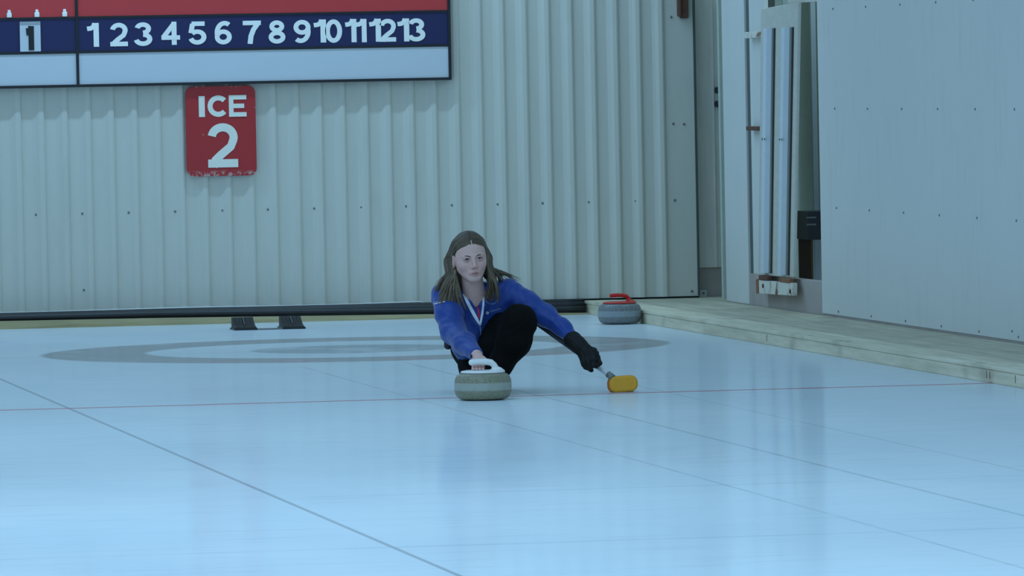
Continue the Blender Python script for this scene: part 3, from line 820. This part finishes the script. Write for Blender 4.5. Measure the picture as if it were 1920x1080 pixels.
# eyes, lashes, brows
def mat_eye():
    t = NT('eye'); co = t.n('ShaderNodeTexCoord').outputs['Object']
    sx = t.n('ShaderNodeSeparateXYZ'); t.l(co, sx.inputs[0])
    r = t.math('SQRT', t.math('ADD', t.math('MULTIPLY', sx.outputs[0], sx.outputs[0]), t.math('MULTIPLY', sx.outputs[2], sx.outputs[2])))
    c = t.mix(t.ramp(r, .0056, .0064), lin((84, 96, 104)), lin((205, 196, 192)))
    c = t.mix(t.ramp(r, .0026, .0032, 1, 0), c, lin((14, 14, 16)))
    t.base(c); t.set(Roughness=.15); return t.m
me_ = mat_eye(); lash = plain('lash', (40, 30, 26), .7); brow = plain('brow_hair', (96, 72, 56), .8)
for s_ in (-1, 1):
    bm = bmesh.new(); bmesh.ops.create_uvsphere(bm, u_segments=24, v_segments=16, radius=.0122*HS)
    e = obj('eye', bm, me_, body, True); e.location = hw_((s_*.0305, -.0775, 0))
    e.rotation_euler = (math.radians(-1), 0, math.radians(-8))
    bm = bmesh.new()
    pts = catmull([hw_(p) for p in ((s_*.0175, -.0835, .0002), (s_*.024, -.0935, .0043), (s_*.0315, -.0945, .0054), (s_*.040, -.0890, .0030), (s_*.0465, -.0800, -.001))], 5)
    tube(bm, pts, [.0010+.0011*math.sin(math.pi*i/(len(pts)-1)) for i in range(len(pts))], 6); obj('eyelash', bm, lash, body, True)
    bm = bmesh.new()
    pts = catmull([hw_(p) for p in ((s_*.0125, -.0935, .0125), (s_*.024, -.0920, .0165), (s_*.036, -.0850, .0185), (s_*.0480, -.0725, .0140))], 6)
    tube(bm, pts, [.0006+.0016*math.sin(math.pi*min(1, .25+.75*i/(len(pts)-1))) for i in range(len(pts))], 8, flat=.6, ref=(0, -1, 0)); obj('eyebrow', bm, brow, body, True)
bm = bmesh.new(); bmesh.ops.create_uvsphere(bm, u_segments=12, v_segments=8, radius=.0035)
o = obj('earring', bm, plain('gold', (214, 170, 90), .3, .5, .7), body, True); o.location = hw_((-.084, -.006, -.036)); o['label'] = 'small gold earring'

# --- jacket ------------------------------------------------------------------
J = SDF()
J.cone(SR+Vector((.01, .02, 0)), NECK+Vector((0, .05, -.025)), .060, .066, k=.05)
J.cone(SLh+Vector((-.01, .02, 0)), NECK+Vector((0, .05, -.025)), .060, .066, k=.05)
J.cone(P(860, 575, -6.03), P(925, 575, -6.02), .085, .085, k=.05)
J.cone(CHEST, BELLY, .120, .104, k=.05); J.cone(BELLY, P(892, 652, -5.76), .104, .092, k=.05)
J.cone(P(868, 585, -6.0), P(880, 632, -5.95), .098, .085, k=.05)
UA = .060
J.chain([(SR, .066), (SR.lerp(EL_R, .5)+Vector((0, 0, 0)), .066), (EL_R, .060), (EL_R.lerp(WR_R, .5), .052), (WR_R.lerp(EL_R, .07), .036)], k=.03)
J.chain([(SLh, .068), (SLh.lerp(EL_L, .5), .062), (EL_L, .052), (EL_L.lerp(WR_L, .5)+Vector((.006, 0, .012)), .039), (WR_L.lerp(EL_L, .05), .032)], k=.03)
# collar
ck = NECK+Vector((0, .01, .0))
J.chain([(P(866, 545, -6.07), .022), (P(879, 568, -6.125), .020), (P(897, 604, -6.125), .012)], k=.02)
J.chain([(P(911, 541, -6.06), .022), (P(907, 568, -6.125), .020), (P(902, 604, -6.125), .012)], k=.02)
J.cone(P(866, 545, -6.07), P(886, 538, -5.99), .024, .030, k=.02)
J.cone(P(911, 541, -6.06), P(886, 538, -5.99), .024, .030, k=.02)
# open neck in front
J.chain([(P(887, 524, -6.20), .038), (P(890, 556, -6.19), .029), (P(898.5, 600, -6.195), .004)], k=.004, op='-')
jk = NT('jacket_fabric')
cj = jk.mix(jk.noise(7, 3), lin((24, 54, 124)), lin((33, 70, 152)))
jk.base(cj); jk.set(Roughness=.48, Specular_IOR_Level=.35, Sheen_Weight=.15)
jk.bump(jk.noise(26, 5, .6), .35, .006)
Vj, Qj = J.mesh(.0050, disp=wr(.0034))
# dark lower back strip of the left sleeve is a colour of the sleeve itself
jacket = mesh_np('jacket', Vj, Qj, jk.m, person)
tj = [tuple(q) for q in Qj.tolist()]
BV = BVHTree.FromPolygons([Vector(v) for v in Vj.tolist()], tj)
camL = Vector(CAM)-PO
def onto(px, py, off=.0015, bv=None):
    """point of the cloth seen at a surveyed pixel, lifted off by a hair"""
    d = Vector((at(px, py, -6.0)-Vector(CAM))).normalized()
    r_ = (bv or BV).ray_cast(camL, d)
    if r_[0] is None: return None
    return r_[0]+r_[1]*(off if r_[1].dot(d) < 0 else -off)
def strip(name, pix, wpx, mat, n=24, off=.002, parent=None):
    pts = []
    pl = catmull([Vector((x, y, 0)) for x, y in pix], max(2, n//(len(pix)-1)))
    bm = bmesh.new(); L = []
    for i, p_ in enumerate(pl):
        d = pl[min(i+1, len(pl)-1)]-pl[max(i-1, 0)]; d.normalize(); nn = Vector((-d.y, d.x, 0))
        u = i/(len(pl)-1); w = wpx(u) if callable(wpx) else wpx
        a = onto(p_.x+nn.x*w/2, p_.y+nn.y*w/2, off); c_ = onto(p_.x-nn.x*w/2, p_.y-nn.y*w/2, off)
        L.append((a, c_))
    runs = [[]]
    for a, c_ in L:
        if a is None or c_ is None or (a-c_).length > .05: runs.append([]); continue
        if runs[-1] and (runs[-1][-1][0]-a).length > .03: runs.append([])
        runs[-1].append((a, c_))
    prev = None
    for a, c_ in max(runs, key=len):
        cur = (bm.verts.new(a), bm.verts.new(c_))
        if prev: bm.faces.new((prev[0], prev[1], cur[1], cur[0]))
        prev = cur
    if len(bm.faces) == 0: bm.free(); return
    return obj(name, bm, mat, parent or jacket, True)
piping = plain('piping_white', (225, 228, 232), .5, .3, var=.03)
shirt_b = plain('inner_shirt_blue', (44, 84, 196), .6, .3); shirt_r = plain('inner_zip_red', (200, 40, 56), .6, .3)
# inner shirt filling the open V
S2 = SDF(); S2.cone(P(884, 566, -6.10), P(898, 604, -6.11), .030, .012, k=.02); S2.cone(P(902, 552, -6.105), P(897, 590, -6.125), .020, .012, k=.02)
S2.cone(P(868, 543, -6.095), P(884, 562, -6.125), .013, .012, k=.01); S2.cone(P(908, 541, -6.095), P(894, 562, -6.125), .013, .013, k=.01)
Vs_, Qs_ = S2.mesh(.0035); mesh_np('shirt', Vs_, Qs_, shirt_b, person)
BV2 = BVHTree.FromPolygons([Vector(v) for v in np.concatenate([Vs_, Vj]).tolist()], [tuple(q) for q in Qs_.tolist()]+[tuple(q) for q in (Qj+len(Vs_)).tolist()])
_bv = BV; BV = BV2
strip('lapel_piping', [(869, 551), (880, 573), (892, 595), (900, 608)], lambda u: 3.2+2.6*math.sin(math.pi*min(1, u*1.1)), piping, 30, .003)
strip('lapel_piping', [(907, 556), (905.5, 578), (902.5, 596), (900, 609)], lambda u: 3.4, piping, 30, .003)
strip('inner_zip', [(892, 558), (896, 575), (898.5, 596)], 3.6, shirt_r, 24, .003)
strip('collar_piping', [(853.5, 549), (857, 553), (863, 556.5)], 2.4, piping, 12, .003)
BV = _bv
strip('zip', [(900, 608), (901, 632), (900, 655)], 1.5, plain('zip_grey', (150, 170, 210)), 20)
strip('sleeve_piping', [(807, 571.5), (820, 569), (835, 565.5)], 1.6, piping, 20)
strip('sleeve_piping', [(1022, 612), (1038, 628), (1056, 645)], 1.2, plain('sleeve_trim', (120, 140, 170)), 20)
# lettering on the right sleeve and the chest
def text_on(name, s, px, py, size, ang, mat, shear=0.0, bold=.0):
    cu = bpy.data.curves.new(name, 'FONT'); cu.body = s; cu.size = 1; cu.offset = bold; cu.resolution_u = 2
    o = bpy.data.objects.new(name, cu); COL.objects.link(o)
    bpy.context.view_layer.update()
    me = bpy.data.meshes.new_from_object(o); bpy.data.objects.remove(o)
    bm = bmesh.new(); bm.from_mesh(me); bpy.data.meshes.remove(me)
    bmesh.ops.triangulate(bm, faces=bm.faces)
    ca, sa = math.cos(ang), math.sin(ang); bad = []
    for v in bm.verts:
        x = v.co.x*size+v.co.y*size*shear; y = v.co.y*size
        p_ = onto(px+x*ca+y*sa, py+x*sa-y*ca, .0015) 
        if p_ is None: bad.append(v)
        else: v.co = p_
    bmesh.ops.delete(bm, geom=bad, context='VERTS')
    return obj(name, bm, mat, jacket)
dim = plain('embroidery_white', (140, 154, 190), .6, .3)
strip('sleeve_embroidery', [(808.5+1.3*i, 568.2-.16*1.3*i+(1.5 if i % 2 else -1.5)) for i in range(16)], .8, dim, 60)
text_on('chest_lettering', 'Columbia', 918.5, 586, 5.6, -.30, dim, bold=.01)
bm = bmesh.new()
for k in range(4):
    a0 = k*math.pi/2-.3; cx_, cy_ = 913.5+1.9*math.cos(a0), 586.5+1.9*math.sin(a0)
    vs_ = [onto(cx_+1.5*math.cos(j*math.pi/3), cy_+1.5*math.sin(j*math.pi/3), .002) for j in range(6)]
    if all(v is not None for v in vs_): bm.faces.new([bm.verts.new(v) for v in vs_])
obj('petal_emblem', bm, piping, jacket)
# round crest on the chest
bm = bmesh.new(); ringp = [(onto(921.5+11.5*math.cos(a_), 558.5+11*math.sin(a_), .0018), onto(921.5+12.6*math.cos(a_), 558.5+12.1*math.sin(a_), .0018)) for a_ in [i*math.pi/20 for i in range(41)]]
for (a, c_), (a2, c2) in zip(ringp, ringp[1:]):
    if None not in (a, c_, a2, c2): bm.faces.new([bm.verts.new(v) for v in (a, a2, c2, c_)])
crest = obj('round_crest', bm, dim, jacket)
bm = bmesh.new()
for cx_, cy_, r_ in ((918, 557, 3.2), (920, 562, 2.0), (915, 560.5, 1.6)):
    vs_ = [onto(cx_+r_*math.cos(j*math.pi/5), cy_+r_*.9*math.sin(j*math.pi/5), .0022) for j in range(10)]
    if all(v is not None for v in vs_): bm.faces.new([bm.verts.new(v) for v in vs_])
obj('crest_motif', bm, plain('crest_red', (170, 96, 110)), crest)

# --- trousers ---------------------------------------------------------------------
Tm = plain('black_trousers', (12, 12, 11), .8, .12, var=.25, scale=9, bump=.35, bscale=18)
T = SDF()
T.chain([(HPL, .100), (HPL.lerp(KN, .5), .092), (KN, .084)], k=.05)
T.chain([(KN, .083), (SH1, .083), (SH2, .058), (AN, .046)], k=.03)
T.cone(P(905, 648, -5.95), P(940, 620, -6.10), .075, .08, k=.05)
T.chain([(HPR, .092), (HPR.lerp(KR, .55), .070), (KR, .051), (KR.lerp(ANR, .5), .05), (ANR, .042)], k=.04)
T.cone(HPL, HPR, .10, .09, k=.05)
V, Q = T.mesh(.0055, disp=wr(.003)); mesh_np('trousers', V, Q, Tm, person)

# shoes
shm = plain('black_shoe', (24, 24, 26), .5, .4); sol = plain('shoe_sole', (60, 62, 66), .6, .3)
def gz(px, py, Y): v = P(px, py, Y); v.z = 0; return v
s1 = SDF(); c0 = P(916, 730, -6.25); c0.z = .045
s1.cone(c0, c0+Vector((.02, -.13, -.012)), .042, .036, k=.02); s1.cone(c0+Vector((0, .03, 0)), c0+Vector((0, .0, .05)), .038, .036, k=.02)
s1.half((0, 0, 1), .006, k=.004)
V, Q = s1.mesh(.005); mesh_np('shoe', V, Q, shm, person)
s2 = SDF(); c1 = Vector(ANR); c1.z = .05
s2.cone(c1, c1+Vector((-.01, .16, -.010)), .040, .034, k=.02); s2.half((0, 0, 1), .004, k=.004)
V, Q = s2.mesh(.005); mesh_np('shoe', V, Q, shm, person)
# dark pouch swinging at the hip
hp = SDF(); hp.cone(P(839, 632, -5.80), P(840, 648, -5.81), .016, .020, k=.01); hp.cone(P(852, 640, -5.80), P(842, 640, -5.80), .02, .014, k=.02)
V, Q = hp.mesh(.003); mesh_np('hip_pouch', V, Q, plain('pouch_black', (30, 32, 30), .5, .4), person)
# wristband and cuff
ax_ = (WR_R-EL_R).normalized()
bm = bmesh.new(); cc = WR_R.lerp(EL_R, .045)
def ringpts(c, axis, r, n=28):
    u = axis.orthogonal().normalized(); v = axis.cross(u); return [c+u*(r*math.cos(2*math.pi*i/n))+v*(r*math.sin(2*math.pi*i/n)) for i in range(n)]
def band(bm, c, axis, r, wid, th):
    rs = [ringpts(c+axis*dx, axis, rr_) for dx, rr_ in ((-wid/2, r), (-wid/2, r+th), (wid/2, r+th), (wid/2, r))]
    vs_ = [[bm.verts.new(p_) for p_ in q_] for q_ in rs]
    for k in range(4):
        a, b_ = vs_[k], vs_[(k+1) % 4]
        for i in range(28): j = (i+1) % 28; bm.faces.new((a[i], a[j], b_[j], b_[i])).smooth = True
band(bm, cc, ax_, .0275, .012, .004); wb = obj('wristband', bm, piping, person)
bm = bmesh.new(); bmesh.ops.create_uvsphere(bm, u_segments=12, v_segments=8, radius=.008)
o = obj('watch_face', bm, shm, wb, True); o.location = P(883.5, 668, -6.60); o.scale = (.7, 1, 1.2)

# --- glove on the left hand ----------------------------------------------------
BH = at(1146, 706, -6.33)-PO; BT = at(958, 571, -5.93)-PO
sd = (BT-BH).normalized()
def on_shaft(px):      # point of the shaft above a photo column
    lo_, hi_ = 0.0, 1.6
    for _ in range(40):
        m_ = (lo_+hi_)/2; w_ = BH+sd*m_+PO
        v = np.array(w_)-CAM; X = 960+F*(v@_r)/(v@_f)
        if X > px: lo_ = m_
        else: hi_ = m_
    return BH+sd*((lo_+hi_)/2)
gl = SDF()
g1 = on_shaft(1105); g2 = on_shaft(1116)
gl.cone(EL_L.lerp(WR_L, .84), WR_L, .040, .036, k=.015)
gl.cone(EL_L.lerp(WR_L, .80), EL_L.lerp(WR_L, .90), .044, .042, k=.008)
gl.cone(WR_L, P(1102, 664, -6.30), .037, .036, k=.02)
gl.cone(P(1099, 661, -6.30), P(1112, 665, -6.315), .032, .030, k=.02)
for i, (k0, k1, k2, k3, r_) in enumerate((
        ((1112, 657, -6.30), (1120, 670, -6.325), (1123, 681, -6.345), (1118, 686, -6.36), .0150),
        ((1107, 662, -6.325), (1113, 674, -6.362), (1112, 685, -6.365), (1107, 687, -6.345), .0142),
        ((1099, 664, -6.325), (1103, 678, -6.365), (1104, 689, -6.360), (1101, 690, -6.335), .0138),
        ((1092, 664, -6.315), (1094, 678, -6.350), (1097, 688, -6.345), (1097, 687, -6.320), .0128))):
    gl.chain([(P(*k0), r_*1.25), (P(*k1), r_), (P(*k2), r_*.95), (P(*k3), r_*.85)], k=.005)
gl.chain([(P(1090, 668, -6.29), .016), (P(1096, 684, -6.29), .0135), (P(1109, 694, -6.31), .011)], k=.008)
V, Q = gl.mesh(.0026, disp=wr(.0022, 1.9)); glove = mesh_np('glove', V, Q, plain('black_glove', (24, 24, 22), .7, .3, var=.3, bump=.5, bscale=60), person)
glove['label'] = 'rough black glove'
bm = bmesh.new(); band(bm, EL_L.lerp(WR_L, .80), (WR_L-EL_L).normalized(), .0372, .010, .002); obj('cuff_strap', bm, plain('strap_grey', (70, 66, 60)), glove)

# --- hair -----------------------------------------------------------------------
bm = bmesh.new(); lay = bm.verts.layers.float_color.new('col')
rnd = random.Random(11)
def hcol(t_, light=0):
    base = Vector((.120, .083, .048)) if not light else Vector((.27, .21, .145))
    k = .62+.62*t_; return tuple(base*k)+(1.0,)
EC = Vector((0, .015, .034))
def skull(th, ph, off):   # th: 0 top .. pi/2 side ; ph: front(-) back(+) tilt
    d = Vector((math.sin(th), 0, math.cos(th)))
    d = Matrix.Rotation(ph, 3, 'X') @ d
    rx, ry, rz_ = .072+off, .092+off, .084+off
    k = 1/math.sqrt((d.x/rx)**2+(d.y/ry)**2+(d.z/rz_)**2)
    return EC+d*k
def lock(side, u, end_px, end_Y, w=.0062, jit=.004, light=0, off=.009, mid=None):
    """u 0 = front hairline .. 1 = crown/back"""
    ph = 1.20-1.95*u
    # rotate so that negative y is front
    pts = []
    for th in (.03, .35, .7, 1.05):
        ph_ = ph*(1+(.10*th if u < .3 else -.10*th))
        p_ = skull(side*th, ph_, off); pts.append(p_)
    bulge = .004+.030*u
    yside = -.030+.085*u
    if side < 0: yside = .024+.055*u
    p2 = Vector((side*(.074+bulge), yside, .000))
    p3 = Vector((side*(.070+bulge*1.15), yside-.004, -.055))
    if side < 0: p2 = Vector((side*(.083+.022*u), yside, .002)); p3 = Vector((side*(.078+.034*u), -.004+.05*u, -.060))
    if mid: p3 = Vector(mid)
    pts += [p2, p3]
    W_ = [hw_(p_) for p_ in pts]
    e = P(end_px[0], end_px[1], end_Y)
    pm = W_[-1].lerp(e, .5)+Vector((side*.006, -.016, .004))
    W_ += [pm, e]
    W_ = [p_+Vector((rnd.gauss(0, jit*.4), rnd.gauss(0, jit*.4), rnd.gauss(0, jit*.3))) if i > 2 else p_ for i, p_ in enumerate(W_)]
    C_ = catmull(W_, 6); m_ = len(C_)
    rad = [w*(.7+.3*min(1, i/6))*(1 if i < m_*.72 else max(.12, 1-((i-m_*.72)/(m_*.28))**1.6)) for i in range(m_)]
    hcw = Vector(hw_(EC))
    if light: rad = [r_*.55 for r_ in rad]
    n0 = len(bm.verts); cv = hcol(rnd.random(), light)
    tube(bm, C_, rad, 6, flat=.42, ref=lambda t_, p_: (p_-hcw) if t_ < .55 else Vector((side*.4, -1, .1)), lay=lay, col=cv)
    bm.verts.ensure_lookup_table()
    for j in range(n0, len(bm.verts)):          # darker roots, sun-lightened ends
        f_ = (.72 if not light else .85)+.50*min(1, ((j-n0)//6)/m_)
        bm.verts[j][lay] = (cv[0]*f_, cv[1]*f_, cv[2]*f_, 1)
cap = SDF(); cap.ell((0, .015, .034), (.0785, .0985, .0915)); cap.half((0, .74, .67), -.017, k=.004)
Vc, Qc = cap.mesh(.004); Vc = (Vc*HS) @ HRn.T + np.array(HC)
N1 = 95
for i in range(N1):           # viewer's left mass, over her right shoulder
    u = (i+.5)/N1
    if u < .70:
        k = rnd.random(); ex = 818+64*(1-u*.75)*k**.9+rnd.uniform(-2, 2); ey = 578+rnd.uniform(-12, 10)-(0 if k > .25 else 9)
        if k > .8: ey += 3
        eY = -6.17
    else:
        ex = 812+50*rnd.random(); ey = 556+rnd.uniform(-8, 12); eY = -6.08
    lock(-1, u, (ex, ey), eY, w=rnd.uniform(.0045, .0075), light=1 if (i == 1 or rnd.random() < .06) else 0)
for i in range(N1):           # viewer's right mass
    u = (i+.5)/N1
    if u < .72:
        ex = 908+30*rnd.random()+rnd.uniform(-1, 1); ey = 560+rnd.uniform(-10, 9); eY = -6.16
    else:
        ex = 925+22*rnd.random(); ey = 530+rnd.uniform(-14, 14); eY = -6.02
    lock(1, u, (ex, ey), eY, w=rnd.uniform(.0045, .0075), light=1 if (i == 1 or rnd.random() < .06) else 0)
for i in range(16):           # strands blown back over her left shoulder
    ex = 945+34*rnd.random(); ey = 516+rnd.uniform(-5, 9)+(ex-945)*.3
    lock(1, .75+.2*rnd.random(), (ex, ey), -6.0, w=rnd.uniform(.0018, .0045), jit=.009, mid=(.098, .05, -.062))
for i in range(10):           # loose strands at the edge
    lock(-1, .8, (808+12*rnd.random(), 545+20*rnd.random()), -6.08, w=.0018, mid=(-.115, .04, -.06))
bk = SDF(); bk.chain([(hw_((0, .040, .03)), .078), (hw_((0, .065, -.05)), .070), (hw_((0, .085, -.12)), .060), (NECK+Vector((0, .09, -.03)), .055)], k=.02)
bk.cone(hw_((-.062, .025, -.03)), P(838, 545, -6.08), .024, .026, k=.02); bk.cone(hw_((.062, .03, -.03)), P(925, 535, -6.07), .022, .018, k=.02)
Vk, Qk = bk.mesh(.004, disp=lambda X, Y, Z: .003*np.sin(240*X+30*Z)*np.cos(200*Y)+0*Z)
Qc = np.concatenate([Qc, Qk+len(Vc)]); Vc = np.concatenate([Vc, Vk])
# scalp under the locks joins the same mesh
nv = [bm.verts.new(v) for v in Vc.tolist()]
for v in nv: v[lay] = hcol(.2)
for q in Qc.tolist():
    try: bm.faces.new([nv[i] for i in q]).smooth = True
    except ValueError: pass
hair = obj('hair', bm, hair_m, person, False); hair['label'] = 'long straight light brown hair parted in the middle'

# ------------------------------------------------------------------ broom
br = thing('curling_broom', 'curling broom with yellow oval head held in the gloved hand', 'broom', BH+PO)
bm = bmesh.new(); L_ = 1.12
def bt(a, b_, r_, mat, nm):
    bm = bmesh.new(); tube(bm, [sd*a, sd*b_], r_, 16); return obj(nm, bm, mat, br, True)
bt(.0, .13, .0125, plain('white_shaft', (226, 228, 226), .3, .5, var=.02), 'lower_shaft')
bt(.13, L_, .0125, plain('dark_shaft', (44, 48, 56), .35, .5), 'upper_shaft')
bt(-.012, .022, .017, plain('grey_ferrule', (120, 124, 118), .4, .5), 'ferrule')
for k in range(6):
    s_ = .045+.012*k
    bm = bmesh.new(); c_ = sd*s_+Vector((-.004, -.0122, -.003)); box(bm, c_.x-.0035, c_.x+.0035, c_.y-.0006, c_.y+.0008, c_.z-.002, c_.z+.002)
    obj('shaft_mark', bm, W['black'], br)
# head: oval pad standing on its edge, face to the camera
hcx = at(1168.5, 719.5, -6.335)-(BH+PO); 
def rrbox(bm, c, hx, hz_, y0, y1, rad, edge, n=8, tilt=0.0, mi=0):
    rows = []
    prof = [(y1, -edge*1.0), (y1-edge*.0, -edge), (y0+edge, 0), (y0+edge*.3, -edge*.3), (y0, -edge)]
    prof = [(y1, 0.0), (y0+edge, 0.0), (y0+edge*.3, -edge*.3), (y0, -edge*1.1)]
    for yy, ins in prof:
        lp = []
        for sx_, sz_, a0 in ((1, 1, 0), (-1, 1, 90), (-1, -1, 180), (1, -1, 270)):
            for i in range(n+1):
                a_ = math.radians(a0+90*i/n); lp.append((sx_*(hx-rad)+(rad+ins)*math.cos(a_), sz_*(hz_-rad)+(rad+ins)*math.sin(a_)))
        ct, st_ = math.cos(tilt), math.sin(tilt)
        rows.append([bm.verts.new((c.x+x*ct-z*st_, c.y+yy, c.z+x*st_+z*ct)) for x, z in lp])
    for a_, b_ in zip(rows, rows[1:]):
        for i in range(len(a_)): j = (i+1) % len(a_); bm.faces.new((a_[i], a_[j], b_[j], b_[i])).smooth = True
    bm.faces.new(rows[0][::-1]); bm.faces.new(rows[-1])
tl = .045
bm = bmesh.new(); rrbox(bm, hcx, .0715, .040, -.022, .002, .034, .012, tilt=tl)
obj('brush_pad', bm, plain('yellow_pad_fabric', (226, 164, 58), .8, .2, var=.14, scale=40, bump=.4, bscale=140), br)
bm = bmesh.new(); rrbox(bm, hcx+Vector((-.003, .012, -.002)), .0735, .0415, -.010, .010, .034, .004, tilt=tl)
obj('pad_rim', bm, plain('orange_rim', (196, 96, 28), .5, .4), br)
bm = bmesh.new(); rrbox(bm, hcx+Vector((-.006, .030, -.004)), .066, .037, -.010, .018, .030, .006, tilt=tl)
obj('head_housing', bm, W['black'], br)
bm = bmesh.new(); c_ = hcx; box(bm, c_.x-.050, c_.x+.052, c_.y-.004, c_.y+.026, -(BH+PO).z+.001, c_.z-.036)
obj('bottom_plate', bm, plain('plate_grey', (150, 140, 130), .5, .4), br, bevel=.003)
bm = bmesh.new(); tube(bm, [Vector((0, 0, 0))-sd*.01, hcx+Vector((-.045, .03, .0))], .010, 10); obj('neck', bm, W['black'], br, True)

# ------------------------------------------------------------------ light
scene.world = bpy.data.worlds.new('hall_light'); scene.world.use_nodes = True
bg = scene.world.node_tree.nodes['Background']
TINT = (.40, .69, 1.0)
bg.inputs[0].default_value = TINT+(1,); bg.inputs[1].default_value = .50
def lamp(loc, size, sy, power, tgt=(0, 0, -1)):
    d = bpy.data.lights.new('ceiling_tube', 'AREA'); d.shape = 'RECTANGLE'; d.size = size; d.size_y = sy; d.energy = power; d.color = TINT
    o = link(bpy.data.objects.new('ceiling_tube', d)); o.location = loc
    o.rotation_euler = Vector(tgt).to_track_quat('-Z', 'Y').to_euler(); return o
lamp((-.9, 3.95, 4.3), 5.6, .10, 84)
for y, e in ((-3, 50), (-9, 84), (-15, 150), (-21, 240), (-27, 190)):
    lamp((-3.0, y, 4.6), 4.5, .5, e)

d = bpy.data.lights.new('back_room_fill', 'AREA'); d.size = .3; d.energy = 10; d.color = (.55, .85, 1.0)  # added fill light to lift the hatch interior, stands for no known fixture
o = link(bpy.data.objects.new('back_room_fill', d)); o.location = (3.32, 2.4, 3.2)
vs = scene.view_settings
vs.view_transform = 'Standard'; vs.look = 'None'; vs.gamma = 1.0; vs.use_curve_mapping = False; vs.exposure = 0.12
